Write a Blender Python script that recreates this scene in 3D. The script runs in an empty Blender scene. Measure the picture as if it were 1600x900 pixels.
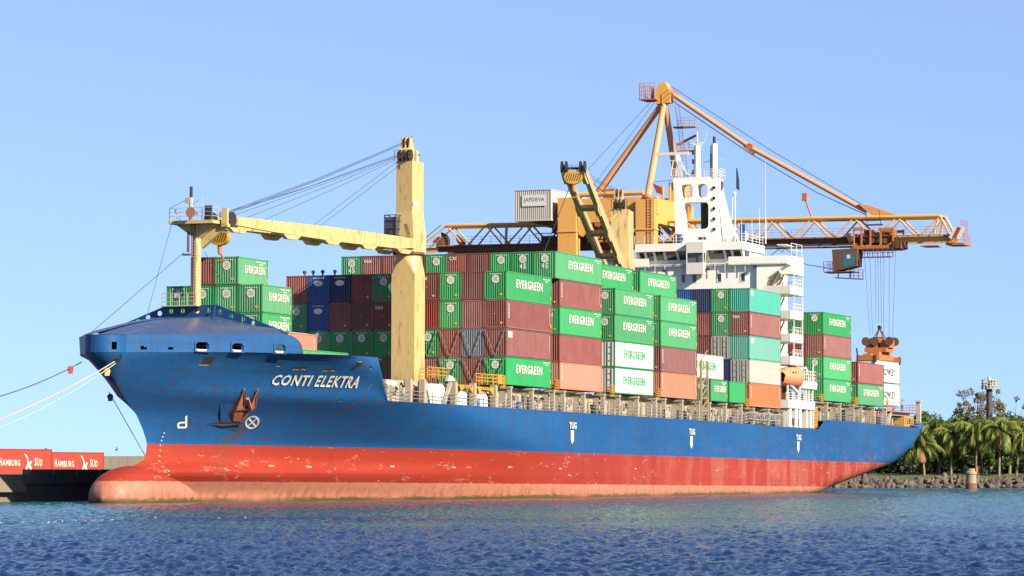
import bpy, bmesh, math, random
import numpy as np
from mathutils import Vector, Matrix, Euler, Quaternion
R = math.radians
rnd = random.Random(7)
S = bpy.context.scene
C = S.collection

# ------------------------------------------------------------------ camera
CAMZ = 2.72
FPX = 5294.45
cd = bpy.data.cameras.new('camera')
cam = bpy.data.objects.new('camera', cd); C.objects.link(cam)
cd.sensor_width = 36.0; cd.lens = FPX / 1600 * 36.0
cd.clip_start = 1.0; cd.clip_end = 40000
cam.location = (0, 0, CAMZ)
cam.rotation_euler = (R(90 + 3.1047), 0, 0)
S.camera = cam

# ------------------------------------------------------------------ light
SUN_AZ = 134.0      # clockwise from +Y
SUN_EL = 29.0
L = Vector((math.sin(R(SUN_AZ)) * math.cos(R(SUN_EL)), math.cos(R(SUN_AZ)) * math.cos(R(SUN_EL)), math.sin(R(SUN_EL))))
sd = bpy.data.lights.new('sun', 'SUN'); sun = bpy.data.objects.new('sun', sd); C.objects.link(sun)
sd.energy = 5.0; sd.angle = R(0.53); sd.color = (1.0, 0.89, 0.71)
sun.rotation_euler = L.to_track_quat('Z', 'Y').to_euler()
sun.location = (60, -60, 120)
W = bpy.data.worlds.new('World'); S.world = W; W.use_nodes = True
nt = W.node_tree; N = nt.nodes; N.clear()
def wn(t, **k):
    n = N.new(t)
    for a, b in k.items(): setattr(n, a, b)
    return n
tc = wn('ShaderNodeTexCoord'); sep = wn('ShaderNodeSeparateXYZ'); nt.links.new(tc.outputs['Generated'], sep.inputs[0])
ab = wn('ShaderNodeMath', operation='ABSOLUTE'); nt.links.new(sep.outputs[2], ab.inputs[0])
mz = wn('ShaderNodeMath', operation='MULTIPLY_ADD'); nt.links.new(ab.outputs[0], mz.inputs[0]); mz.inputs[1].default_value = 1.1; mz.inputs[2].default_value = 0.22
cmb = wn('ShaderNodeCombineXYZ'); nt.links.new(sep.outputs[0], cmb.inputs[0]); nt.links.new(sep.outputs[1], cmb.inputs[1]); nt.links.new(mz.outputs[0], cmb.inputs[2])
nrm = wn('ShaderNodeVectorMath', operation='NORMALIZE'); nt.links.new(cmb.outputs[0], nrm.inputs[0])
sky = wn('ShaderNodeTexSky', sky_type='NISHITA'); sky.sun_disc = False
sky.sun_elevation = R(SUN_EL); sky.sun_rotation = R(SUN_AZ); sky.altitude = 0; sky.air_density = 1.0; sky.dust_density = 0.1; sky.ozone_density = 3.0
nt.links.new(nrm.outputs[0], sky.inputs[0])
hs = wn('ShaderNodeHueSaturation'); hs.inputs['Saturation'].default_value = 0.95; hs.inputs['Hue'].default_value = 0.506; hs.inputs['Value'].default_value = 1.22
nt.links.new(sky.outputs[0], hs.inputs['Color'])
bg = wn('ShaderNodeBackground'); bg.inputs[1].default_value = 0.068
nt.links.new(hs.outputs[0], bg.inputs[0])
wo = wn('ShaderNodeOutputWorld'); nt.links.new(bg.outputs[0], wo.inputs[0])
S.view_settings.view_transform = 'Standard'; S.view_settings.look = 'None'
S.view_settings.exposure = 1.5; S.view_settings.gamma = 1.0; S.view_settings.use_curve_mapping = False
S.render.engine = 'CYCLES'; S.cycles.max_bounces = 6; S.cycles.use_denoising = True

# ------------------------------------------------------------------ frames
TH = R(22.7513); TR = 0.0069
X0, Y0, Z0 = -0.5782, 343.0363, 11.50
MS = Matrix.Translation((X0, Y0, Z0)) @ Matrix.Rotation(R(90) - TH, 4, 'Z') @ Matrix.Rotation(TR, 4, 'Y')
MQ = Matrix.Translation((X0, Y0, 0)) @ Matrix.Rotation(R(90) - TH, 4, 'Z')     # level frame of the quay
YAW = R(90) - TH
def at(px, Y): return (px - 800) / FPX * Y

# ------------------------------------------------------------------ materials
MATS = {}
KA = .74
def kc(c): return tuple(x * KA for x in c)
def newmat(name):
    m = bpy.data.materials.new(name); m.use_nodes = True; MATS[name] = m
    nt = m.node_tree; b = nt.nodes['Principled BSDF']
    return m, nt, b
def nd(nt, t, **k):
    n = nt.nodes.new(t)
    for a, b in k.items(): setattr(n, a, b)
    return n
def ln(nt, a, b): nt.links.new(a, b)
def mixc(nt, fac, a, b, mode='MIX'):
    n = nd(nt, 'ShaderNodeMix', data_type='RGBA', blend_type=mode)
    for sock, val in ((n.inputs[0], fac), (n.inputs[6], a), (n.inputs[7], b)):
        if hasattr(val, 'is_output'): ln(nt, val, sock)
        elif isinstance(val, (int, float)): sock.default_value = val
        else: sock.default_value = (*val, 1)
    return n.outputs[2]
def ramp(nt, src, lo, hi, c0=(0, 0, 0), c1=(1, 1, 1)):
    r = nd(nt, 'ShaderNodeValToRGB'); ln(nt, src, r.inputs[0])
    r.color_ramp.elements[0].position = lo; r.color_ramp.elements[1].position = hi
    r.color_ramp.elements[0].color = (*c0, 1); r.color_ramp.elements[1].color = (*c1, 1)
    return r.outputs[0]
def coords(nt, scale=(1, 1, 1), rand=True):
    t = nd(nt, 'ShaderNodeTexCoord'); src = t.outputs['Object']
    if rand:
        oi = nd(nt, 'ShaderNodeObjectInfo'); m = nd(nt, 'ShaderNodeMath', operation='MULTIPLY'); m.inputs[1].default_value = 91.7
        ln(nt, oi.outputs['Random'], m.inputs[0])
        a = nd(nt, 'ShaderNodeVectorMath', operation='ADD'); ln(nt, src, a.inputs[0]); ln(nt, m.outputs[0], a.inputs[1]); src = a.outputs[0]
    mp = nd(nt, 'ShaderNodeMapping'); mp.inputs['Scale'].default_value = scale; ln(nt, src, mp.inputs[0])
    return mp.outputs[0]
def noise(nt, vec, sc, det=4, rough=.6):
    n = nd(nt, 'ShaderNodeTexNoise'); n.inputs['Scale'].default_value = sc; n.inputs['Detail'].default_value = det; n.inputs['Roughness'].default_value = rough
    ln(nt, vec, n.inputs['Vector']); return n.outputs['Fac']
def mul(nt, a, v):
    m = nd(nt, 'ShaderNodeMath', operation='MULTIPLY'); ln(nt, a, m.inputs[0])
    if hasattr(v, 'is_output'): ln(nt, v, m.inputs[1])
    else: m.inputs[1].default_value = v
    return m.outputs[0]
def paint(name, col, rough=.45, dirt=.35, rust=.25, fade=.25, bump=0.0, sc=1.0, objvar=0.0, spec=.4, rt=.62):
    if name in MATS: return MATS[name]
    m, nt, b = newmat(name)
    c = kc(col)
    v1 = coords(nt, (1 * sc, 1 * sc, .22 * sc)); v2 = coords(nt, (sc, sc, sc))
    n1 = noise(nt, v1, 2.2); n2 = noise(nt, v2, .55, 3); n3 = noise(nt, v1, 1.3, 6, .7)
    light = tuple(min(1, x * .85 + .05) for x in c); dark = tuple(x * .5 for x in c)
    o = mixc(nt, mul(nt, ramp(nt, n2, .35, .75), fade), c, light)
    o = mixc(nt, mul(nt, ramp(nt, n1, .45, .8), dirt), o, dark)
    if rust: o = mixc(nt, mul(nt, ramp(nt, n3, rt, rt + .1), rust), o, (.16, .06, .025))
    if objvar:
        oi = nd(nt, 'ShaderNodeObjectInfo'); h = nd(nt, 'ShaderNodeHueSaturation')
        mr = nd(nt, 'ShaderNodeMapRange'); ln(nt, oi.outputs['Random'], mr.inputs[0]); mr.inputs[3].default_value = 1 - objvar; mr.inputs[4].default_value = 1 + objvar
        ln(nt, mr.outputs[0], h.inputs['Value']); m7 = nd(nt, 'ShaderNodeMath', operation='FRACT'); m8 = nd(nt, 'ShaderNodeMath', operation='MULTIPLY'); m8.inputs[1].default_value = 7.3; ln(nt, oi.outputs['Random'], m8.inputs[0]); ln(nt, m8.outputs[0], m7.inputs[0]); mr2 = nd(nt, 'ShaderNodeMapRange'); ln(nt, m7.outputs[0], mr2.inputs[0]); mr2.inputs[3].default_value = .78; mr2.inputs[4].default_value = 1.06; ln(nt, mr2.outputs[0], h.inputs['Saturation']); ln(nt, o, h.inputs['Color']); o = h.outputs[0]
    ln(nt, o, b.inputs['Base Color']); b.inputs['Roughness'].default_value = rough; b.inputs['Specular IOR Level'].default_value = spec
    if bump:
        bp = nd(nt, 'ShaderNodeBump'); bp.inputs['Strength'].default_value = bump; bp.inputs['Distance'].default_value = .05
        ln(nt, n2, bp.inputs['Height']); ln(nt, bp.outputs[0], b.inputs['Normal'])
    return m
green = paint('green_paint', (.021, .262, .070), dirt=.4, rust=.4, fade=.16, objvar=.18)
brown = paint('oxide_paint', (.20, .052, .038), dirt=.5, rust=.3, fade=.4, objvar=.28)
redc = paint('red_paint', (0.23, 0.03, 0.022), dirt=.3, rust=.15, objvar=.1)
orange = paint('orange_paint', (.42, .125, .05), dirt=.25, rust=.2, objvar=.08)
hred = paint('bright_red_paint', (0.33, 0.04, 0.022), dirt=.12, rust=.08, fade=.1)
teal = paint('teal_paint', (.055, .31, .235), dirt=.25, rust=.12, objvar=.08)
white = paint('white_paint', (0.6, 0.58, 0.53), dirt=.12, rust=.08, fade=.0)
cream = paint('cream_paint', (0.36, 0.34, 0.29), dirt=.15, rust=.08, fade=.0)
greyc = paint('grey_paint', (0.13, 0.15, 0.17), dirt=.3, rust=.1)
navy = paint('navy_paint', (0.01, 0.024, 0.085), dirt=.3, rust=.15)
bluec = paint('blue_paint', (0.014, 0.075, 0.24), dirt=.25, rust=.1)
house = paint('superstructure_white', (.80, .765, .69), dirt=.12, rust=.25, fade=.0, sc=.5)
deckgrey = paint('deck_beige', (.36, .31, .225), dirt=.4, rust=.6, fade=.1, rt=.55, sc=1.5)
crane_y = paint('crane_cream_yellow', (.52, .37, .15), dirt=.4, rust=.7, fade=.25, sc=1.3, rt=.56)
yellow = paint('safety_yellow', (0.5, 0.25, 0.015), dirt=.25, rust=.35)
gantry_o = paint('gantry_orange', (.66, .33, .075), dirt=.18, rust=.40, fade=.15, sc=.6)
tube_o = paint('tube_orange', (.60, .27, .115), dirt=.15, rust=.35, fade=.15, sc=.4)
rusty = paint('rusty_steel', (0.11, 0.045, 0.022), rough=.8, dirt=.6, rust=.5)
rustyo = paint('rusty_orange', (0.4, 0.13, 0.03), rough=.7, dirt=.4, rust=.6)
anchorm = paint('anchor_rust', (.38, .12, .06), rough=.85, dirt=.4, rust=.3)
boxwhite = paint('machine_house_white', (0.46, 0.44, 0.38), dirt=.2, rust=.08)
concrete = paint('old_concrete', (0.2, 0.165, 0.125), rough=.9, dirt=.6, rust=.0, fade=.3, bump=.6)
quaym = paint('quay_concrete', (0.17, 0.145, 0.11), rough=.95, dirt=.7, rust=.1, fade=.2, bump=.5)
rockm = paint('rock_grey', (0.1, 0.078, 0.058), rough=.95, dirt=.6, rust=.0, fade=.35, bump=.9, sc=1.5, objvar=.25)
def plain(name, col, rough=.5, metal=0, **k):
    if name in MATS: return MATS[name]
    m, nt, b = newmat(name); col = kc(col)
    n = noise(nt, coords(nt), 3.0); o = mixc(nt, mul(nt, ramp(nt, n, .4, .8), .25), col, tuple(x * .6 for x in col))
    ln(nt, o, b.inputs['Base Color']); b.inputs['Roughness'].default_value = rough; b.inputs['Metallic'].default_value = metal
    for a, v in k.items(): b.inputs[a].default_value = v
    return m
letterw = plain('letter_white', (.60, .58, .52), .5)
letterg = plain('letter_green', (.02, .42, .14), .5)
letterk = plain('letter_black', (.03, .03, .035), .5)
black = plain('black_steel', (.018, .018, .02), .55)
darkm = plain('dark_void', (.012, .014, .018), .8)
steel = plain('galvanised_steel', (.32, .32, .31), .45, .3)
wire = plain('wire_rope', (.05, .05, .055), .5, .4)
glass = plain('window_glass', (.012, .03, .028), .06, 0, **{'Specular IOR Level': .9})
cabglass = plain('cab_glass', (.03, .13, .15), .08)
ropet = plain('rope_tan', (.50, .38, .26), .9)
ropeg = plain('rope_green', (.30, .48, .36), .9)
roped = plain('rope_dark', (.06, .07, .07), .9)
skinm = plain('skin', (.30, .15, .09), .6)
lb = paint('lifeboat_orange', (.80, .25, .12), dirt=.1, rust=.0, fade=.2)

# ------------------------------------------------------------------ mesh builder
class MB:
    def __init__(s): s.v = []; s.f = []
    def add(s, vs, fs):
        n = len(s.v); s.v += [tuple(x) for x in vs]; s.f += [tuple(i + n for i in f) for f in fs]; return s
    def box(s, a, b):
        x0, y0, z0 = [min(a[i], b[i]) for i in range(3)]; x1, y1, z1 = [max(a[i], b[i]) for i in range(3)]
        return s.add([(x0, y0, z0), (x1, y0, z0), (x1, y1, z0), (x0, y1, z0), (x0, y0, z1), (x1, y0, z1), (x1, y1, z1), (x0, y1, z1)],
                     [(0, 3, 2, 1), (4, 5, 6, 7), (0, 1, 5, 4), (1, 2, 6, 5), (2, 3, 7, 6), (3, 0, 4, 7)])
    def cbox(s, c, d): return s.box([c[i] - d[i] / 2 for i in range(3)], [c[i] + d[i] / 2 for i in range(3)])
    def bar(s, p, q, w, h=None, up=(0, 0, 1), w2=None, h2=None):
        h = h or w; w2 = w2 or w; h2 = h2 or h
        p = Vector(p); q = Vector(q); d = (q - p).normalized(); u = Vector(up)
        if abs(d.dot(u)) > .98: u = Vector((1, 0, 0))
        sx = d.cross(u).normalized(); sy = sx.cross(d).normalized()
        vs = []
        for o, ww, hh in ((p, w, h), (q, w2, h2)):
            for a, b in ((-1, -1), (1, -1), (1, 1), (-1, 1)): vs.append(o + sx * a * ww / 2 + sy * b * hh / 2)
        return s.add(vs, [(0, 1, 2, 3), (7, 6, 5, 4), (0, 4, 5, 1), (1, 5, 6, 2), (2, 6, 7, 3), (3, 7, 4, 0)])
    def tube(s, p, q, r, r2=None, n=10, cap=True):
        r2 = r if r2 is None else r2
        p = Vector(p); q = Vector(q); d = (q - p).normalized(); u = Vector((0, 0, 1)) if abs(d.z) < .9 else Vector((1, 0, 0))
        sx = d.cross(u).normalized(); sy = sx.cross(d).normalized()
        vs = []
        for o, rr in ((p, r), (q, r2)):
            for i in range(n):
                a = 2 * math.pi * i / n; vs.append(o + (sx * math.cos(a) + sy * math.sin(a)) * rr)
        fs = [(i, (i + 1) % n, n + (i + 1) % n, n + i) for i in range(n)]
        if cap: fs += [tuple(range(n))[::-1], tuple(range(n, 2 * n))]
        return s.add(vs, fs)
    def path(s, pts, r, n=6):
        for a, b in zip(pts[:-1], pts[1:]): s.tube(a, b, r, n=n)
        return s
    def lathe(s, c, prof, n=16, axis='z'):
        vs = []
        for r, z in prof:
            for i in range(n):
                a = 2 * math.pi * i / n; x, y = r * math.cos(a), r * math.sin(a)
                vs.append({'z': (c[0] + x, c[1] + y, c[2] + z), 'x': (c[0] + z, c[1] + x, c[2] + y), 'y': (c[0] + x, c[1] + z, c[2] + y)}[axis])
        fs = [(k * n + i, k * n + (i + 1) % n, (k + 1) * n + (i + 1) % n, (k + 1) * n + i) for k in range(len(prof) - 1) for i in range(n)]
        fs += [tuple(range(n))[::-1], tuple(range((len(prof) - 1) * n, len(prof) * n))]
        return s.add(vs, fs)
    def prism(s, poly, a, b):      # poly list of 3D points, extruded by vector b-a
        d = Vector(b) - Vector(a); n = len(poly)
        vs = [Vector(p) for p in poly] + [Vector(p) + d for p in poly]
        return s.add(vs, [tuple(range(n))[::-1], tuple(range(n, 2 * n))] + [(i, (i + 1) % n, n + (i + 1) % n, n + i) for i in range(n)])
    def sheet(s, P):               # P: 2D list of points
        nr = len(P); nc = len(P[0]); vs = [p for r in P for p in r]
        return s.add(vs, [(r * nc + c, r * nc + c + 1, (r + 1) * nc + c + 1, (r + 1) * nc + c) for r in range(nr - 1) for c in range(nc - 1)])
    def rail(s, pts, h=1.0, r=.025, step=1.5, mids=2, posts=True):
        for a, b in zip(pts[:-1], pts[1:]):
            a = Vector(a); b = Vector(b); Ld = (b - a).length; n = max(1, round(Ld / step))
            for k in range(mids + 1):
                o = Vector((0, 0, h * (k + 1) / (mids + 1))); s.bar(a + o, b + o, r * 1.6)
            if posts:
                for i in range(n + 1):
                    q = a.lerp(b, i / n); s.bar(q, q + Vector((0, 0, h)), r * 2)
        return s
    def mesh(s, name, mat=None, origin=(0, 0, 0), smooth=False, fix=True):
        me = bpy.data.meshes.new(name); o = Vector(origin)
        me.from_pydata([tuple(Vector(v) - o) for v in s.v], [], s.f)
        if fix:
            bm = bmesh.new(); bm.from_mesh(me); bmesh.ops.recalc_face_normals(bm, faces=bm.faces); bm.to_mesh(me); bm.free()
        if smooth: me.polygons.foreach_set('use_smooth', [True] * len(me.polygons))
        if mat is not None or not me.materials: me.materials.append(mat)
        me.update(); return me

def tag(o, label=None, cat=None, group=None, kind=None):
    if label: o['label'] = label
    if cat: o['category'] = cat
    if group: o['group'] = group
    if kind: o['kind'] = kind
    return o
def link(name, me, parent=None, mat=None, loc=None):
    o = bpy.data.objects.new(name, me); C.objects.link(o)
    if parent: o.parent = parent
    if mat is not None:
        o.material_slots[0].link = 'OBJECT'; o.material_slots[0].material = mat
    if loc: o.location = loc
    return o
def empty(name, M, label=None, cat=None, group=None):
    o = bpy.data.objects.new(name, None); C.objects.link(o); o.empty_display_size = .5
    o.matrix_world = M; tag(o, label, cat, group); return o
def islands(mb):
    par = list(range(len(mb.v)))
    def find(a):
        while par[a] != a: par[a] = par[par[a]]; a = par[a]
        return a
    for f in mb.f:
        a = find(f[0])
        for b_ in f[1:]: par[find(b_)] = a
    out = {}
    for f in mb.f: out.setdefault(find(f[0]), []).append(f)
    res = []
    for fs in out.values():
        ix = {}; q = MB()
        for f in fs:
            for i in f:
                if i not in ix: ix[i] = len(q.v); q.v.append(mb.v[i])
            q.f.append(tuple(ix[i] for i in f))
        res.append(q)
    return res
class Thing:
    """Empty at the base; parts given in the coordinates of frame M, base point org."""
    def __init__(s, name, M, org, label, cat, group=None):
        s.org = Vector(org); s.root = empty(name, M @ Matrix.Translation(s.org), label, cat, group)
    def split(s, name, mb, mat, parent=None):
        return [s.part(name, q, mat, parent) for q in islands(mb)]
    def part(s, name, mb, mat, parent=None, smooth=False, label=None):
        me = mb.mesh(name, mat, s.org, smooth)
        o = link(name, me, parent or s.root)
        if label: o['label'] = label
        return o

# ------------------------------------------------------------------ lettering
_tc = {}
def text_geo(txt, bold=0.0, shear=0.0, spacing=1.0):
    k = (txt, bold, shear, spacing)
    if k in _tc: return _tc[k]
    cu = bpy.data.curves.new('t', 'FONT'); cu.body = txt; cu.offset = bold; cu.shear = shear; cu.space_character = spacing; cu.resolution_u = 2
    ob = bpy.data.objects.new('t', cu); C.objects.link(ob)
    dg = bpy.context.evaluated_depsgraph_get(); me = bpy.data.meshes.new_from_object(ob.evaluated_get(dg))
    v = np.array([x.co[:2] for x in me.vertices]); f = [tuple(p.vertices) for p in me.polygons]
    bpy.data.objects.remove(ob); bpy.data.curves.remove(cu); bpy.data.meshes.remove(me)
    v -= v.min(0); v /= v.max(0)          # unit box
    _tc[k] = (v, f); return _tc[k]
def put_text(mb, txt, o, ux, uz, w, h, bold=.02, shear=0.0, spacing=1.0):
    """flat lettering in the box from corner o, width along ux, height along uz"""
    v, f = text_geo(txt, bold, shear, spacing if spacing != 1.0 else 1.0 + bold * 6); o = Vector(o); ux = Vector(ux); uz = Vector(uz)
    mb.add([o + ux * x * w + uz * y * h for x, y in v], f); return mb
def disc(mb, c, ux, uz, r, n=20, r0=0.0):
    c = Vector(c); ux = Vector(ux); uz = Vector(uz)
    A = [c + (ux * math.cos(2 * math.pi * i / n) + uz * math.sin(2 * math.pi * i / n)) * r for i in range(n)]
    if r0 == 0: mb.add(A, [tuple(range(n))])
    else:
        Bq = [c + (ux * math.cos(2 * math.pi * i / n) + uz * math.sin(2 * math.pi * i / n)) * r0 for i in range(n)]
        mb.add(A + Bq, [(i, (i + 1) % n, n + (i + 1) % n, n + i) for i in range(n)])
    return mb

#HPBEGIN
HP = {'LT': (-46.41, -1.71), 'RT': (-45.04, -1.72), 'LBl': (-45.44, -3.45), 'LBr': (-44.57, -3.53), 'RBl': (-44.08, -3.5), 'CB': (-43.47, -3.6), 'RC': (-43.62, -3.36), 'cl': (-45.36, -3.64), 'cl2': (-44.25, -4.53), 'cr2': (-43.29, -4.57), 'cr': (-43.52, -3.87), 'p1': (-47.12, -3.03), 'p2': (-45.36, -2.99), 'p3': (-44.88, -5.11), 'p4': (-42.55, -5.48), 'sh1': (-46.69, -4.84), 'sh2': (-43.17, -4.68), 'sh3': (-45.26, -4.6), 'sh4': (-44.9, -5.0), 'n1': (-43.75, -1.32), 'n2': (-44.06, -0.39), 'n3': (-33.57, -0.23), 'n4': (-33.15, -1.33), 'bulb1': (-49.19, -4.16), 'bulb2': (-48.46, -5.17), 'bulb3': (-49.27, -5.19), 'bulb4': (-49.53, -4.79), 'bulb5': (-48.8, -4.72), 'thrC': (-41.87, -4.6), 'thrT': (-42.34, -4.03), 'thrR': (-41.32, -4.48), 'd1': (-50.47, -5.66), 'd2': (-50.49, -6.45), 'd3': (-50.63, -7.59), 'd4': (-51.24, -8.73), 'd5': (-50.73, -9.57), 'd6': (-49.55, -10.19), 'h1a': (-61.42, 1.95), 'h1b': (-60.25, 1.27), 'h2a': (-57.86, 1.68), 'h2b': (-57.38, 1.42), 'h3a': (-55.73, 1.64), 'h3b': (-55.27, 1.43), 'h4a': (-53.58, 2.21), 'h4b': (-52.48, 1.4), 'h5a': (-50.58, 2.19), 'h5b': (-49.57, 1.44), 'h6a': (-46.72, 2.21), 'h6b': (-45.67, 1.45), 'v1': (-52.22, 0.28), 'v2': (-52.33, 0.91), 'v3': (-51.38, 0.94), 'v4': (-51.19, 0.31), 'sl1': (-44.84, 0.47), 'sl2': (-44.36, 0.42), 'sl3': (-42.89, 0.24), 'sl4': (-41.93, 0.27), 'sl5': (-40.95, 0.3), 'sl6': (-39.43, 0.23), 'sl7': (-38.45, 0.26), 'sl8': (-37.53, 0.29), 'j1': (-36.09, 0.28), 'j2': (-36.28, 0.96), 'j3': (-35.46, 0.99), 'r1': (-33.62, 0.59), 'eye': (-59.67, 0.47), 's1': (-44.48, -3.5), 'rs1': (-44.11, -5.1), 'rs2': (-44.45, -6.66), 'st1': (-32.03, -2.36), 'st2': (-30.15, -4.39), 'st3': (-28.2, -2.27), 'st4': (-26.6, -4.32), 'hole': (-34.63, -2.42), 'sh2b': (-43.08, -4.77), 'shT': (-45.93, -2.29)}
#HPEND
# ------------------------------------------------------------------ hull form (ship frame: s aft, v to starboard, z up, z=0 at the hatch tops)
VC, HB = 12.6, 13.2
def IN(x, a, b): return float(np.interp(x, a, b))
def stem(z): return IN(z, [-14, -11, -9.6, -9.1, -8.75, -8.4, -7.9, -6.6, -5.4, -4.1, -2.8, -1.7, -.7, .8, 3], [-50, -51.5, -55.5, -56.6, -55.0, -53.3, -52.2, -51.9, -52.7, -53.9, -55.8, -57.5, -59.2, -61.2, -61.5])
def sfull(z): return IN(z, [-14, -6.5, 1.5, 3], [34, 14, -38.5, -39.5])
def send(z): return IN(z, [-14, -11, -10.45, -9.5, -7.7, -6.5, -5.2, -3.3, -1.65], [112, 116.5, 119.5, 126, 141, 150.5, 152.5, 153, 153.2])
def hbr(s, z):
    a, e = stem(z), sfull(z)
    t = min(1, max(0, (e - s) / (e - a)))
    b = HB * max(0, 1 - t ** IN(z, [-14, -6.5, -2.4, -1, 1, 3], [1.8, 2.0, 2.3, 1.8, 1.33, 1.3])) ** IN(z, [-3, 0, 3], [1, .97, .92])
    rr = IN(z, [-2.5, 1, 3], [0, 1.7, 2.1]); u = (s - a) / 1.7
    if 0 <= u < 1.5 and rr > 0: b = max(b, rr * math.sqrt(max(0, 1 - (1 - min(1, u)) ** 2)))
    es = send(z); rs = IN(z, [-14, -10, -7, -4, -1.6], [78, 95, 118, 141, 149.5])
    t2 = min(1, max(0, (s - rs) / (es - rs)))
    b *= max(0, 1 - t2 ** IN(z, [-12, -7, -1.6], [3.0, 4.0, 5.0])) ** IN(z, [-12, -7, -1.6], [.6, .5, .4])
    return b
def ztop(s):
    zk = IN(s, [-62, -50, -31.2], [1.05, 1.42, 1.57])
    if s < -31.2: return zk
    if s < -27.4: return IN(s, [-31.2, -29.9, -29.0, -28.3, -27.8, -27.4], [1.57, -.65, -1.7, -2.15, -2.3, -2.33])
    return IN(s, [-27.4, 60, 101.8, 102.4, 105, 113, 151], [-2.33, -2.42, -2.62, -2.45, -1.3, -1.28, -1.6])
tt = sorted(set(list(np.linspace(0, 1, 90) ** 1.6) + list(np.linspace(.30, .50, 60))))
def s_fore(t, z): return stem(z) + t * (40 - stem(z))
cols = [('f', t) for t in tt] + [('m', s) for s in np.linspace(41, 70, 12)] + [('a', t) for t in list(np.linspace(.0, 1, 120) ** .75)[1:]]
def s_of(c, z):
    if c[0] == 'f': return s_fore(c[1], z)
    if c[0] == 'm': return c[1]
    return 70 + c[1] * (send(z) - 70)
low = list(np.linspace(-13.5, -2.75, 34)); NU = 9
def column(c):
    zt = -2.4
    for _ in range(30): zt = .5 * zt + .5 * ztop(s_of(c, zt))
    zs = low + [(-2.75 + (zt + 2.75) * k / NU) for k in range(1, NU + 1)]
    return [(s_of(c, z), z) for z in zs]
grid = [column(c) for c in cols]
mb = MB()
for sg in (-1, 1):
    mb.sheet([[(s, VC + sg * hbr(s, z), z) for s, z in col] for col in grid])
# decks closing the hull
def deckstrip(mb, s0, s1, n, dz, zz=None, w=.05):
    rows = []
    for k in range(n + 1):
        s = s0 + (s1 - s0) * k / n; z = (ztop(s) if zz is None else zz) - dz; b = max(.02, hbr(s, z) - w)
        rows.append([(s, VC - b, z), (s, VC + b, z)])
    mb.sheet(rows)
hullm, nt, b = newmat('hull_paint')
geo = nd(nt, 'ShaderNodeNewGeometry'); tcn = nd(nt, 'ShaderNodeTexCoord'); sp = nd(nt, 'ShaderNodeSeparateXYZ'); ln(nt, tcn.outputs['Object'], sp.inputs[0])
ob_ = tcn.outputs['Object']
def mp(scale):
    q = nd(nt, 'ShaderNodeMapping'); q.inputs['Scale'].default_value = scale; ln(nt, ob_, q.inputs[0]); return q.outputs[0]
def mth(op, a, b_=0.0, c=0.0):
    q = nd(nt, 'ShaderNodeMath', operation=op)
    for i, x in enumerate((a, b_, c)):
        if hasattr(x, 'is_output'): ln(nt, x, q.inputs[i])
        else: q.inputs[i].default_value = x
    return q.outputs[0]
def band(x, lo, hi):
    q = nd(nt, 'ShaderNodeMapRange'); ln(nt, x, q.inputs[0]); q.inputs[1].default_value = lo; q.inputs[2].default_value = hi; return q.outputs[0]
HZ0 = -11.5                                             # mesh origin
zl = sp.outputs[2]; sl = sp.outputs[0]
nf = noise(nt, mp((.5, .5, 2.5)), 2.0, 5); ns = noise(nt, mp((.9, .9, .045)), 1.6, 6, .65); nb = noise(nt, mp((.05, .05, .12)), 1.2, 3)
nsc = noise(nt, mp((.35, .35, .9)), 1.1, 8, .75)
zw = mth('ADD', zl, mth('MULTIPLY', mth('SUBTRACT', nf, .5), .25))
blue0 = mixc(nt, ramp(nt, nb, .35, .7), (.0068, .049, .150), (.0115, .064, .175))
blue0 = mixc(nt, mul(nt, ramp(nt, ns, .50, .70), .55), blue0, (0.0133, 0.0252, 0.0407))
blue0 = mixc(nt, mul(nt, mul(nt, ramp(nt, ns, .57, .68), ramp(nt, nf, .35, .6)), .75), blue0, (0.0740, 0.0407, 0.0222))
# scuffed blue just above the red line, growing towards the stern
aft = band(sl, -20, 60)
scuff = mul(nt, mul(nt, ramp(nt, nsc, .53, .62), band(zl, 8.4, 5.2)), aft)
blue0 = mixc(nt, mul(nt, scuff, .7), blue0, (0.1110, 0.0481, 0.0296))
redp = mixc(nt, ramp(nt, nb, .4, .7), (.185, .019, .009), (.22, .026, .013))
wornf = noise(nt, mp((0.2072, 0.2072, 0.0518)), 1.5, 6, .7)
redp = mixc(nt, mul(nt, mul(nt, ramp(nt, wornf, .48, .56), band(sl, -30, 25)), .75), redp, (0.2368, 0.0629, 0.0407))
redp = mixc(nt, mul(nt, mul(nt, ramp(nt, nsc, .575, .61), ramp(nt, nf, .45, .6)), .8), redp, (0.2960, 0.1480, 0.1110))
redp = mixc(nt, mul(nt, ramp(nt, ns, .60, .76), .45), redp, (0.0962, 0.0163, 0.0104))
pink = mixc(nt, ramp(nt, nf, .3, .7), (0.2812, 0.1036, 0.0666), (0.3256, 0.1332, 0.0888))
pink = mixc(nt, mul(nt, ramp(nt, ns, .5, .75), .5), pink, (0.1628, 0.0518, 0.0259))
def streak(sc, w, zt_, zb_, lean):
    d = mth('ABSOLUTE', mth('SUBTRACT', mth('ADD', sl, mth('MULTIPLY', mth('SUBTRACT', zl, zt_), lean)), sc))
    return mul(nt, mul(nt, band(d, w, w * .25), ramp(nt, ns, .30, .62)), mul(nt, band(zl, zb_, zt_ - .3), band(zl, zt_ + .15, zt_ - .05)))
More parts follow.
